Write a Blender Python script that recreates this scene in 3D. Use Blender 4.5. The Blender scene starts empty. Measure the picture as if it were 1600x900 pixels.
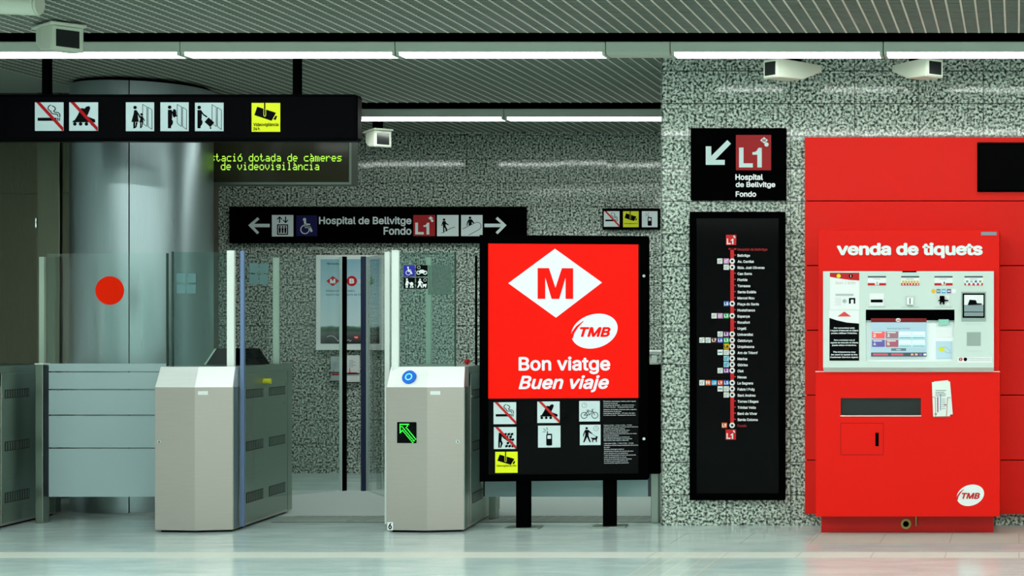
import bpy, bmesh, math, random
from mathutils import Vector, Matrix
random.seed(7)
SC = bpy.context.scene
COL = SC.collection

# ------------------------------------------------------------------ camera, world, exposure
F, CX, CY, H = 2560.0, 1590.0, 520.0, 1.2      # focal length (px), main point (px), eye height (m)
def WX(px, d): return (px - CX) / F * d
def WZ(py, d): return H - (py - CY) / F * d
cam_d = bpy.data.cameras.new('camera')
cam_d.lens = F / 1600 * 36; cam_d.sensor_width = 36
cam_d.shift_x = -(CX - 800) / 1600; cam_d.shift_y = (CY - 450) / 1600
cam_d.clip_end = 100
cam = bpy.data.objects.new('camera', cam_d); COL.objects.link(cam)
cam.location = (0, 0, H); cam.rotation_euler = (math.pi / 2, 0, 0)
SC.camera = cam
SC.view_settings.view_transform = 'Standard'
SC.view_settings.look = 'None'
SC.view_settings.gamma = 1.0
SC.view_settings.use_curve_mapping = False
SC.view_settings.exposure = 0.0
SC.cycles.use_denoising = True
SC.cycles.max_bounces = 10
SC.cycles.transparent_max_bounces = 16
SC.cycles.caustics_reflective = False
SC.cycles.caustics_refractive = False
SC.cycles.sample_clamp_indirect = 6.0
w = bpy.data.worlds.new('hall_ambience'); SC.world = w; w.use_nodes = True
w.node_tree.nodes['Background'].inputs[0].default_value = (0.75, 0.95, 0.85, 1)
w.node_tree.nodes['Background'].inputs[1].default_value = 0.02
TUBE_VISIBLE = 13.0       # emission of the tubes in the rows in the picture
TUBE_BACK = 34.0
TUBE_NEAR = 50.0         # rows over the near hall

# ------------------------------------------------------------------ materials
def lin(c):
    r = []
    for v in c[:3]:
        v /= 255.0
        r.append(v / 12.92 if v <= 0.04045 else ((v + 0.055) / 1.055) ** 2.4)
    return (r[0], r[1], r[2], 1.0)
MATS = {}
def mat(name, c, rough=0.5, metal=0.0, emit=0.0, ecol=None, spec=0.3, coat=0.0):
    if name in MATS: return MATS[name]
    m = bpy.data.materials.new(name); m.use_nodes = True
    b = m.node_tree.nodes['Principled BSDF']
    b.inputs['Base Color'].default_value = lin(c)
    b.inputs['Roughness'].default_value = rough
    b.inputs['Metallic'].default_value = metal
    b.inputs['Specular IOR Level'].default_value = spec
    b.inputs['Coat Weight'].default_value = coat
    if emit:
        b.inputs['Emission Color'].default_value = lin(ecol or c)
        b.inputs['Emission Strength'].default_value = emit
    m.diffuse_color = lin(c)
    MATS[name] = m
    return m
class NT:
    def __init__(s, m):
        s.m = m; s.t = m.node_tree; s.b = s.t.nodes['Principled BSDF']
    def n(s, typ, **kw):
        x = s.t.nodes.new(typ)
        for k, v in kw.items():
            if k.startswith('i_'): x.inputs[int(k[2:])].default_value = v
            else: setattr(x, k, v)
        return x
    def l(s, a, b): s.t.links.new(a, b)
    def math(s, op, a, b=None, c=None):
        x = s.n('ShaderNodeMath', operation=op)
        for i, v in enumerate((a, b, c)):
            if v is None: continue
            if isinstance(v, (int, float)): x.inputs[i].default_value = v
            else: s.l(v, x.inputs[i])
        return x.outputs[0]
    def mix(s, fac, a, b):
        x = s.n('ShaderNodeMix', data_type='RGBA')
        for sock, v in ((x.inputs[0], fac), (x.inputs[6], a), (x.inputs[7], b)):
            if isinstance(v, (int, float)): sock.default_value = v
            elif isinstance(v, tuple): sock.default_value = v
            else: s.l(v, sock)
        return x.outputs[2]
    def pos(s):
        g = s.n('ShaderNodeNewGeometry'); x = s.n('ShaderNodeSeparateXYZ'); s.l(g.outputs['Position'], x.inputs[0])
        return g, x.outputs
    def ramp(s, fac, stops, interp='LINEAR'):
        r = s.n('ShaderNodeValToRGB'); cr = r.color_ramp; cr.interpolation = interp
        while len(cr.elements) < len(stops): cr.elements.new(0.5)
        for e, (p, c) in zip(cr.elements, stops): e.position = p; e.color = c
        s.l(fac, r.inputs[0]); return r.outputs[0]
    def between(s, v, a, b):
        return s.math('MULTIPLY', s.math('GREATER_THAN', v, a), s.math('LESS_THAN', v, b))
    def joint(s, v, pitch, off, wd):           # 1 on a joint line
        f = s.math('FRACT', s.math('DIVIDE', s.math('SUBTRACT', v, off), pitch))
        return s.math('LESS_THAN', f, wd / pitch)
    def cell(s, v, pitch, off):
        return s.math('FLOOR', s.math('DIVIDE', s.math('SUBTRACT', v, off), pitch))

def granite(name, xoff, zoff, light=(194, 206, 192), axis=0, jw=.9):
    m = mat(name, light, rough=0.07); t = NT(m); g, p = t.pos()
    no = t.n('ShaderNodeTexNoise'); no.inputs['Scale'].default_value = 60; no.inputs['Detail'].default_value = 4
    no.inputs['Roughness'].default_value = 0.55; t.l(g.outputs['Position'], no.inputs['Vector'])
    dk, md, lt = lin((22, 28, 28)), lin((104, 114, 106)), lin(light)
    c = t.ramp(no.outputs['Fac'], [(0.0, dk), (0.375, dk), (0.465, md), (0.545, lt), (0.7, lin((222, 229, 220)))])
    no2 = t.n('ShaderNodeTexNoise'); no2.inputs['Scale'].default_value = 25; no2.inputs['Detail'].default_value = 2
    t.l(g.outputs['Position'], no2.inputs['Vector'])
    c = t.mix(t.math('MULTIPLY', t.math('GREATER_THAN', no2.outputs['Fac'], 0.56), 0.35), c, lin((140, 148, 138)))
    a = p[axis]
    jn = t.math('MAXIMUM', t.joint(a, 0.4, xoff, 0.005), t.joint(p[2], 0.203, zoff, 0.006))
    c = t.mix(t.math('MULTIPLY', jn, jw), c, lin((40, 46, 42)))
    t.l(c, t.b.inputs['Base Color'])
    # every slab is set a hair out of plane
    cv = t.n('ShaderNodeCombineXYZ'); t.l(t.cell(a, 0.4, xoff), cv.inputs[0]); t.l(t.cell(p[2], 0.203, zoff), cv.inputs[1])
    wn = t.n('ShaderNodeTexWhiteNoise', noise_dimensions='3D'); t.l(cv.outputs[0], wn.inputs['Vector'])
    sb = t.n('ShaderNodeVectorMath', operation='SUBTRACT'); t.l(wn.outputs['Color'], sb.inputs[0]); sb.inputs[1].default_value = (.5, .5, .5)
    sc = t.n('ShaderNodeVectorMath', operation='SCALE'); t.l(sb.outputs[0], sc.inputs[0]); sc.inputs['Scale'].default_value = 0.008
    ad = t.n('ShaderNodeVectorMath', operation='ADD'); t.l(g.outputs['Normal'], ad.inputs[0]); t.l(sc.outputs[0], ad.inputs[1])
    nm = t.n('ShaderNodeVectorMath', operation='NORMALIZE'); t.l(ad.outputs[0], nm.inputs[0])
    t.l(nm.outputs[0], t.b.inputs['Normal'])
    return m
def steel(name, c=(176, 180, 172), rough=0.3, stretch=(2, 2, 160), amount=0.1, aniso=0.4):
    m = mat(name, c, rough=rough, metal=1.0); t = NT(m)
    tc = t.n('ShaderNodeTexCoord'); mp = t.n('ShaderNodeMapping'); mp.inputs['Scale'].default_value = stretch
    t.l(tc.outputs['Object'], mp.inputs['Vector'])
    no = t.n('ShaderNodeTexNoise'); no.inputs['Scale'].default_value = 3; no.inputs['Detail'].default_value = 3
    t.l(mp.outputs[0], no.inputs['Vector'])
    r = t.math('ADD', t.math('MULTIPLY', t.math('SUBTRACT', no.outputs['Fac'], .5), amount * 2), rough)
    t.l(r, t.b.inputs['Roughness'])
    t.l(t.mix(t.math('MULTIPLY', no.outputs['Fac'], .35), lin(c), lin([v * .8 for v in c])), t.b.inputs['Base Color'])
    return m
def glass(name, tint=(214, 236, 228), refl=(1, 1, 1, 1), ior=1.5):
    m = bpy.data.materials.new(name); m.use_nodes = True; t = m.node_tree
    t.nodes.remove(t.nodes['Principled BSDF'])
    o = t.nodes['Material Output']
    tr = t.nodes.new('ShaderNodeBsdfTransparent'); tr.inputs[0].default_value = lin(tint)
    gl = t.nodes.new('ShaderNodeBsdfGlossy'); gl.inputs[0].default_value = refl; gl.inputs['Roughness'].default_value = 0.02
    fr = t.nodes.new('ShaderNodeFresnel'); ge = t.nodes.new('ShaderNodeNewGeometry')
    ma = t.nodes.new('ShaderNodeMath'); ma.operation = 'MULTIPLY_ADD'; ma.inputs[1].default_value = 1/ior - ior; ma.inputs[2].default_value = ior
    t.links.new(ge.outputs['Backfacing'], ma.inputs[0]); t.links.new(ma.outputs[0], fr.inputs[0])   # the same mirror share on both skins
    mx = t.nodes.new('ShaderNodeMixShader')
    t.links.new(fr.outputs[0], mx.inputs[0]); t.links.new(tr.outputs[0], mx.inputs[1]); t.links.new(gl.outputs[0], mx.inputs[2])
    t.links.new(mx.outputs[0], o.inputs[0])
    MATS[name] = m
    return m
def frosted(name, c, clear=0.12):
    m = bpy.data.materials.new(name); m.use_nodes = True; t = m.node_tree
    b = t.nodes['Principled BSDF']; o = t.nodes['Material Output']
    b.inputs['Base Color'].default_value = lin(c); b.inputs['Roughness'].default_value = 0.45
    tl = t.nodes.new('ShaderNodeBsdfTranslucent'); tl.inputs[0].default_value = lin(c)
    tr = t.nodes.new('ShaderNodeBsdfTransparent'); tr.inputs[0].default_value = lin((205, 230, 225))
    m1 = t.nodes.new('ShaderNodeMixShader'); m1.inputs[0].default_value = 0.3
    m2 = t.nodes.new('ShaderNodeMixShader'); m2.inputs[0].default_value = clear
    t.links.new(b.outputs[0], m1.inputs[1]); t.links.new(tl.outputs[0], m1.inputs[2])
    t.links.new(m1.outputs[0], m2.inputs[1]); t.links.new(tr.outputs[0], m2.inputs[2]); t.links.new(m2.outputs[0], o.inputs[0])
    MATS[name] = m
    return m

def floor_material():
    m = mat('polished_floor', (170, 188, 180), rough=0.12); t = NT(m); g, p = t.pos()
    mp = t.n('ShaderNodeMapping'); mp.inputs['Scale'].default_value = (1.2, 3.0, 1)
    t.l(g.outputs['Position'], mp.inputs['Vector'])
    no = t.n('ShaderNodeTexNoise'); no.inputs['Scale'].default_value = 2.2; no.inputs['Detail'].default_value = 6; no.inputs['Roughness'].default_value = .62
    t.l(mp.outputs[0], no.inputs['Vector'])
    c = t.ramp(no.outputs['Fac'], [(0.3, lin((176, 204, 202))), (0.7, lin((208, 226, 222)))])
    fine = t.n('ShaderNodeTexNoise'); fine.inputs['Scale'].default_value = 45; fine.inputs['Detail'].default_value = 2
    t.l(g.outputs['Position'], fine.inputs['Vector'])
    c = t.mix(t.math('MULTIPLY', t.math('GREATER_THAN', fine.outputs['Fac'], .62), .25), c, lin((224, 230, 222)))
    X, Y = p[0], p[1]
    strip = t.between(Y, 8.73, 8.97)
    c = t.mix(strip, c, lin((210, 220, 210)))
    # slabs in front of the ticket machine
    tiles = t.math('MULTIPLY', t.between(Y, 9.33, 10.2), t.math('GREATER_THAN', X, -1.2))
    c = t.mix(t.math('MULTIPLY', tiles, .7), c, lin((182, 186, 172)))
    jx = t.joint(X, 0.397, 0.005, 0.006)
    zone = t.math('MULTIPLY', t.math('MAXIMUM', strip, t.between(Y, 9.33, 9.84)), t.math('GREATER_THAN', X, -2.2))
    jl = t.math('MULTIPLY', jx, zone)
    jl = t.math('MAXIMUM', jl, t.math('MULTIPLY', t.between(Y, 9.33, 9.342), t.math('GREATER_THAN', X, -1.2)))
    c = t.mix(t.math('MULTIPLY', jl, .5), c, lin((110, 122, 112)))
    # grooved guide strip running to the camera
    tact = t.math('MULTIPLY', t.between(X, -1.93, -1.52), t.math('LESS_THAN', Y, 8.93))
    c = t.mix(t.math('MULTIPLY', tact, .25), c, lin((196, 208, 198)))
    gr = t.math('MULTIPLY', t.joint(X, 0.082, -1.93, 0.012), tact)
    c = t.mix(t.math('MULTIPLY', gr, .6), c, lin((226, 228, 206)))
    # matt slabs behind the gates
    matt = t.between(Y, 10.72, 12.5)
    c = t.mix(t.math('MULTIPLY', matt, .85), c, lin((176, 188, 184)))
    t.l(c, t.b.inputs['Base Color'])
    r = t.math('ADD', 0.1, t.math('MULTIPLY', no.outputs['Fac'], .1))
    r = t.math('ADD', r, t.math('MULTIPLY', matt, .35))
    r = t.math('ADD', r, t.math('MULTIPLY', t.math('MAXIMUM', tiles, strip), .25))
    t.l(r, t.b.inputs['Roughness'])
    bu = t.n('ShaderNodeBump'); bu.inputs['Strength'].default_value = 0.04; bu.inputs['Distance'].default_value = 0.02
    t.l(no.outputs['Fac'], bu.inputs['Height']); t.l(bu.outputs[0], t.b.inputs['Normal'])
    return m

G_RIGHT = granite('granite_right', WX(1134, 10.2), WZ(264.5, 10.2))
G_BACK = granite('granite_back', WX(656, 14.0), WZ(249, 14.0), (194, 206, 193), jw=.6)
G_SIDE = granite('granite_side', 0, WZ(249, 14.0), (194, 206, 193), axis=1)
M_FLOOR = floor_material()
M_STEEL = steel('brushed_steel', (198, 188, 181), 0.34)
M_STEEL_HOOD = steel('satin_steel_hood', (240, 244, 242), 0.5)  # paler than the body steel: ceiling light reflection put into the colour
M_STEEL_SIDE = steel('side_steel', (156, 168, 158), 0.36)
M_STEEL_WALL = steel('steel_wall', (92, 92, 78), 0.3, (160, 160, 2))
M_COLUMN = steel('column_steel', (168, 184, 188), 0.3, (90, 90, 1), .06)
M_CHROME = mat('chrome', (225, 230, 230), 0.12, 1.0)
M_BLACK = mat('black_satin', (3, 3, 4), 0.35, spec=.0)
M_BLACK_GLOSS = mat('black_gloss', (3, 3, 4), 0.1, spec=.08)
M_BLACK_MATT = mat('black_matt', (3, 3, 3), 0.8, spec=.0)
M_SIGNBLACK = mat('sign_black', (3, 3, 5), 0.3, spec=.02)
M_WHITE_PAINT = mat('white_paint', (228, 236, 230), 0.45)
M_CAMERA = mat('camera_casing', (206, 214, 196), 0.45)
M_FIX = mat('fixture_casing', (190, 200, 186), 0.5)
M_CEIL_SLAT = mat('ceiling_slat', (112, 122, 112), 0.6)
M_CEIL_BAR = mat('ceiling_bar', (200, 200, 186), 0.55)
M_VOID = mat('ceiling_void', (10, 11, 10), 0.9)
M_PLAIN_CEIL = mat('plain_ceiling', (150, 160, 150), 0.8)
M_RED_WALL = mat('red_cladding', (224, 26, 14), 0.35, spec=.15)
M_RED = mat('red_enamel', (236, 20, 7), 0.3, spec=.15)
M_RED_DARK = mat('red_plinth', (200, 14, 8), 0.35)
M_PANEL = mat('machine_fascia', (212, 224, 217), 0.4)
M_WHITE = mat('white_print', (236, 240, 240), 0.5)
M_DIMWHITE = mat('dim_white_print', (212, 224, 224), 0.5)
M_PRINTRED = mat('red_print', (196, 18, 20), 0.5)
M_PRINTBLACK = mat('black_print', (8, 9, 11), 0.5, spec=.02)
M_BLUEPRINT = mat('blue_print', (34, 30, 160), 0.5)
M_NAVYPRINT = mat('navy_print', (15, 12, 74), 0.5)
M_YELLOWPRINT = mat('yellow_print', (210, 214, 20), 0.5)
M_GREYPRINT = mat('grey_print', (150, 158, 158), 0.6)
M_LIT_WHITE = mat('lit_white', (196, 214, 214), 0.4, emit=0.12, ecol=(205, 232, 232))
M_HANG_WHITE = mat('sign_panel_white', (160, 180, 182), 0.4, emit=0.1, ecol=(205, 232, 232))
M_BAR_DEEP = mat('deep_red_print', (150, 14, 20), .5, spec=.1)
M_HANG_YELLOW = mat('sign_panel_yellow', (196, 208, 10), 0.4, emit=0.12, ecol=(225, 240, 8))
M_LIT_YELLOW = mat('lit_yellow', (214, 226, 10), 0.4, emit=0.2, ecol=(225, 240, 8))
M_LIT_RED = mat('lit_red', (150, 4, 1), 0.3, emit=0.72, ecol=(255, 22, 2), spec=.1)
M_LIT_LOGO = mat('lit_logo_white', (190, 196, 200), 0.3, emit=0.5, spec=.1, ecol=(232, 240, 248))
M_LED = mat('led_green', (120, 200, 40), 0.5, emit=1.3, ecol=(178, 236, 80))
M_ARROW = mat('arrow_green', (40, 230, 60), 0.5, emit=1.8, ecol=(60, 255, 70))
M_TUBE = mat('tube_visible', (255, 255, 255), 0.5, emit=TUBE_VISIBLE, ecol=(246, 255, 250))
M_TUBE_BACK = mat('tube_back_row', (255, 255, 255), 0.5, emit=TUBE_BACK, ecol=(246, 255, 250))
M_TUBE_NEAR = mat('tube_near_hall', (255, 255, 255), 0.5, emit=TUBE_NEAR, ecol=(242, 251, 246))
M_TUBE_SIDE = mat('tube_side', (255, 255, 255), 0.5, emit=7.0, ecol=(246, 255, 250))
M_GLASS = glass('clear_glass', (247, 252, 251))
M_GLASS_TINT = glass('tinted_glass', (226, 242, 239))
M_SCREENGLASS = mat('display_glass', (74, 70, 54), 0.12)
M_FROST = frosted('frosted_film', (196, 220, 222))
M_STICKERBACK = frosted('sticker_back', (150, 190, 196), 0.6)
M_BLUESTEEL = mat('blue_profile', (112, 134, 172), 0.35, 0.4)
M_NAVY = mat('navy_profile', (24, 32, 66), 0.4)
M_ACRYL = mat('pale_profile', (190, 208, 190), 0.4)
M_YELLOW = mat('yellow_plastic', (244, 230, 30), 0.4)

# ------------------------------------------------------------------ mesh builder
class MB:
    def __init__(s): s.v = []; s.f = []; s.mi = []; s.sm = []
    def add(s, vs, fs, mi=0, smooth=False):
        o = len(s.v); s.v += [tuple(v) for v in vs]
        for f in fs: s.f.append([o + i for i in f]); s.mi.append(mi); s.sm.append(smooth)
        return s
    def box(s, x0, x1, y0, y1, z0, z1, mi=0):
        return s.add([(x0,y0,z0),(x1,y0,z0),(x1,y1,z0),(x0,y1,z0),(x0,y0,z1),(x1,y0,z1),(x1,y1,z1),(x0,y1,z1)],
            [(0,3,2,1),(4,5,6,7),(0,1,5,4),(1,2,6,5),(2,3,7,6),(3,0,4,7)], mi)
    def loft(s, rings, mi=0, caps=True, smooth=False):     # rings: lists of 3-D points, same count, closed
        n = len(rings[0]); vs = [p for r in rings for p in r]; fs = []
        for k in range(len(rings) - 1):
            for i in range(n):
                j = (i + 1) % n
                fs.append((k*n+i, k*n+j, (k+1)*n+j, (k+1)*n+i))
        s.add(vs, fs, mi, smooth)
        if caps:
            s.add(rings[0], [tuple(range(n))[::-1]], mi); s.add(rings[-1], [tuple(range(n))], mi)
        return s
    def prism_xz(s, pts, y0, y1, mi=0):                     # y0 is the near (front) face
        n = len(pts)
        area = sum(pts[i][0]*pts[(i+1)%n][1] - pts[(i+1)%n][0]*pts[i][1] for i in range(n))
        if area < 0: pts = pts[::-1]
        return s.loft([[(x, y1, z) for x, z in pts][::-1], [(x, y0, z) for x, z in pts][::-1]], mi) if False else s._pr(pts, y0, y1, mi)
    def _pr(s, pts, y0, y1, mi):
        n = len(pts); vs = [(x, y0, z) for x, z in pts] + [(x, y1, z) for x, z in pts]
        fs = [tuple(range(n)), tuple(range(2*n-1, n-1, -1))]
        for i in range(n):
            j = (i+1) % n; fs.append((i, n+i, n+j, j))
        return s.add(vs, fs, mi)
    def cyl(s, p0, p1, r, n=16, mi=0, r1=None):
        p0 = Vector(p0); p1 = Vector(p1); a = (p1 - p0).normalized()
        u = a.orthogonal().normalized(); v = a.cross(u); r1 = r if r1 is None else r1
        R0 = [p0 + (u*math.cos(t)+v*math.sin(t))*r for t in [2*math.pi*i/n for i in range(n)]]
        R1 = [p1 + (u*math.cos(t)+v*math.sin(t))*r1 for t in [2*math.pi*i/n for i in range(n)]]
        return s.loft([R0, R1], mi, True, True)
    def build(s, name, mats, parent=None, bevel=0.0, loc=None):
        me = bpy.data.meshes.new(name)
        me.from_pydata(s.v, [], s.f); me.update()
        if not isinstance(mats, (list, tuple)): mats = [mats]
        for m in mats: me.materials.append(m)
        me.polygons.foreach_set('material_index', s.mi)
        me.polygons.foreach_set('use_smooth', s.sm)
        if any(s.sm):
            try: me.set_sharp_from_angle(angle=0.7)
            except Exception: pass
        o = bpy.data.objects.new(name, me); COL.objects.link(o)
        if parent: o.parent = parent
        if loc: o.location = loc
        if bevel:
            b = o.modifiers.new('soft_edges', 'BEVEL'); b.width = bevel; b.segments = 2; b.limit_method = 'ANGLE'
        return o

def tag(o, label, cat, group=None):
    o['label'] = label; o['category'] = cat
    if group: o['group'] = group
    return o
def thing(name, label, cat, loc, rz=0.0, group=None):
    o = bpy.data.objects.new(name, None); COL.objects.link(o)
    o.empty_display_size = 0.1
    o.location = loc; o.rotation_euler = (0, 0, rz)
    return tag(o, label, cat, group)
def struct(o, label=None):
    o['kind'] = 'structure'
    if label: o['label'] = label
    return o

# ------------------------------------------------------------------ lettering
_tc = {}
try:        # the plain grotesque that ships inside Blender itself; the built-in face is the fallback
    import os
    FONT = bpy.data.fonts.load(os.path.join(bpy.utils.system_resource('DATAFILES'), 'fonts', 'Inter.woff2'))
except Exception:
    FONT = None
def text_mesh(body, bold=0.0, shear=0.0, align='LEFT', space=1.0, line=1.0):
    key = (body, bold, shear, align, space, line)
    if key in _tc: return _tc[key]
    if bold:                     # heavier weight: the letters laid over each other a little apart
        v0, f0 = text_mesh(body, 0.0, shear, align, space, line); vs, fs = [], []
        for i in range(8):
            a = math.pi * i / 4; o = len(vs); dx, dy = bold*math.cos(a), bold*math.sin(a)
            vs += [(x+dx, y+dy, z + .00008*i) for x, y, z in v0]; fs += [tuple(o+j for j in f) for f in f0]
        _tc[key] = (vs, fs); return vs, fs
    cu = bpy.data.curves.new('lettering', 'FONT'); cu.body = body
    if FONT: cu.font = FONT
    cu.size = 1.0; cu.resolution_u = 3
    cu.shear = shear; cu.align_x = align; cu.space_character = space; cu.space_line = line
    ob = bpy.data.objects.new('lettering', cu); COL.objects.link(ob)
    bpy.context.view_layer.update()
    dg = bpy.context.evaluated_depsgraph_get()
    me = bpy.data.meshes.new_from_object(ob.evaluated_get(dg))
    vs = [tuple(v.co) for v in me.vertices]; fs = [tuple(p.vertices) for p in me.polygons]
    bpy.data.meshes.remove(me); bpy.data.objects.remove(ob); bpy.data.curves.remove(cu)
    _tc[key] = (vs, fs); return vs, fs

class Face:
    """A flat front: picture pixels (measured on the photograph) to metres on the thing's own front plane."""
    def __init__(s, x0, yb, sc, y=0.0): s.x0 = x0; s.yb = yb; s.s = sc; s.y = y
    def q(s, px, py): return ((px - s.x0) * s.s, (s.yb - py) * s.s)
    def rect(s, mb, x0, y0, x1, y1, t0=0.0, t1=0.003, mi=0):
        a = s.q(x0, y1); b = s.q(x1, y0)
        return mb.box(a[0], b[0], s.y - t1, s.y - t0, a[1], b[1], mi)
    def poly(s, mb, pts, t0=0.0, t1=0.003, mi=0):
        return mb.prism_xz([s.q(*p) for p in pts], s.y - t1, s.y - t0, mi)
    def disc(s, mb, cx, cy, r, t0=0.0, t1=0.003, mi=0, n=20, ry=None, rot=0.0):
        ry = ry or r; pts = []
        for i in range(n):
            a = 2*math.pi*i/n; x = r*math.cos(a); y = ry*math.sin(a)
            pts.append((cx + x*math.cos(rot) - y*math.sin(rot), cy + x*math.sin(rot) + y*math.cos(rot)))
        return s.poly(mb, pts, t0, t1, mi)
    def ring(s, mb, cx, cy, r, wd, t0=0.0, t1=0.003, mi=0, n=20, a0=0, a1=360):
        pts = [(cx + r*math.cos(math.radians(a0 + (a1-a0)*i/n)), cy + r*math.sin(math.radians(a0 + (a1-a0)*i/n))) for i in range(n+1)]
        return s.line(mb, pts, wd, t0, t1, mi, joint=False)
    def line(s, mb, pts, wd, t0=0.0, t1=0.003, mi=0, joint=True):
        for (ax, ay), (bx, by) in zip(pts[:-1], pts[1:]):
            dx, dy = bx-ax, by-ay; L = math.hypot(dx, dy) or 1e-6; nx, ny = -dy/L*wd/2, dx/L*wd/2
            ex, ey = (dx/L*wd*.12, dy/L*wd*.12) if joint else (dx/L*wd*.1, dy/L*wd*.1)
            s.poly(mb, [(ax+nx-ex, ay+ny-ey), (bx+nx+ex, by+ny+ey), (bx-nx+ex, by-ny+ey), (ax-nx-ex, ay-ny-ey)], t0, t1, mi)
        if joint:
            for p in pts[1:-1]: s.disc(mb, p[0], p[1], wd/2, t0, t1, mi, n=10)
        return mb
    def text(s, mb, body, x0, y0, x1, y1, bold=0.0, shear=0.0, t=0.002, align='LEFT', space=1.0, line=1.0, mi=0, t0=0.0):
        """fits the lettering into the pixel box; x1 or y1 None keeps the proportions"""
        vs, fs = text_mesh(body, bold, shear, align, space, line)
        xs = [v[0] for v in vs]; ys = [v[1] for v in vs]
        ax, bx, ay, by = min(xs), max(xs), min(ys), max(ys)
        ky = (y1 - y0) / (by - ay) if y1 is not None else None
        kx = (x1 - x0) / (bx - ax) if x1 is not None else ky
        if ky is None: ky = kx
        out = []
        for v in vs:
            X, Z = s.q(x0 + (v[0] - ax) * kx, y0 + (by - v[1]) * ky)
            out.append((X, s.y - t0 - t - v[2], Z))
        return mb.add(out, fs, mi)

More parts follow.
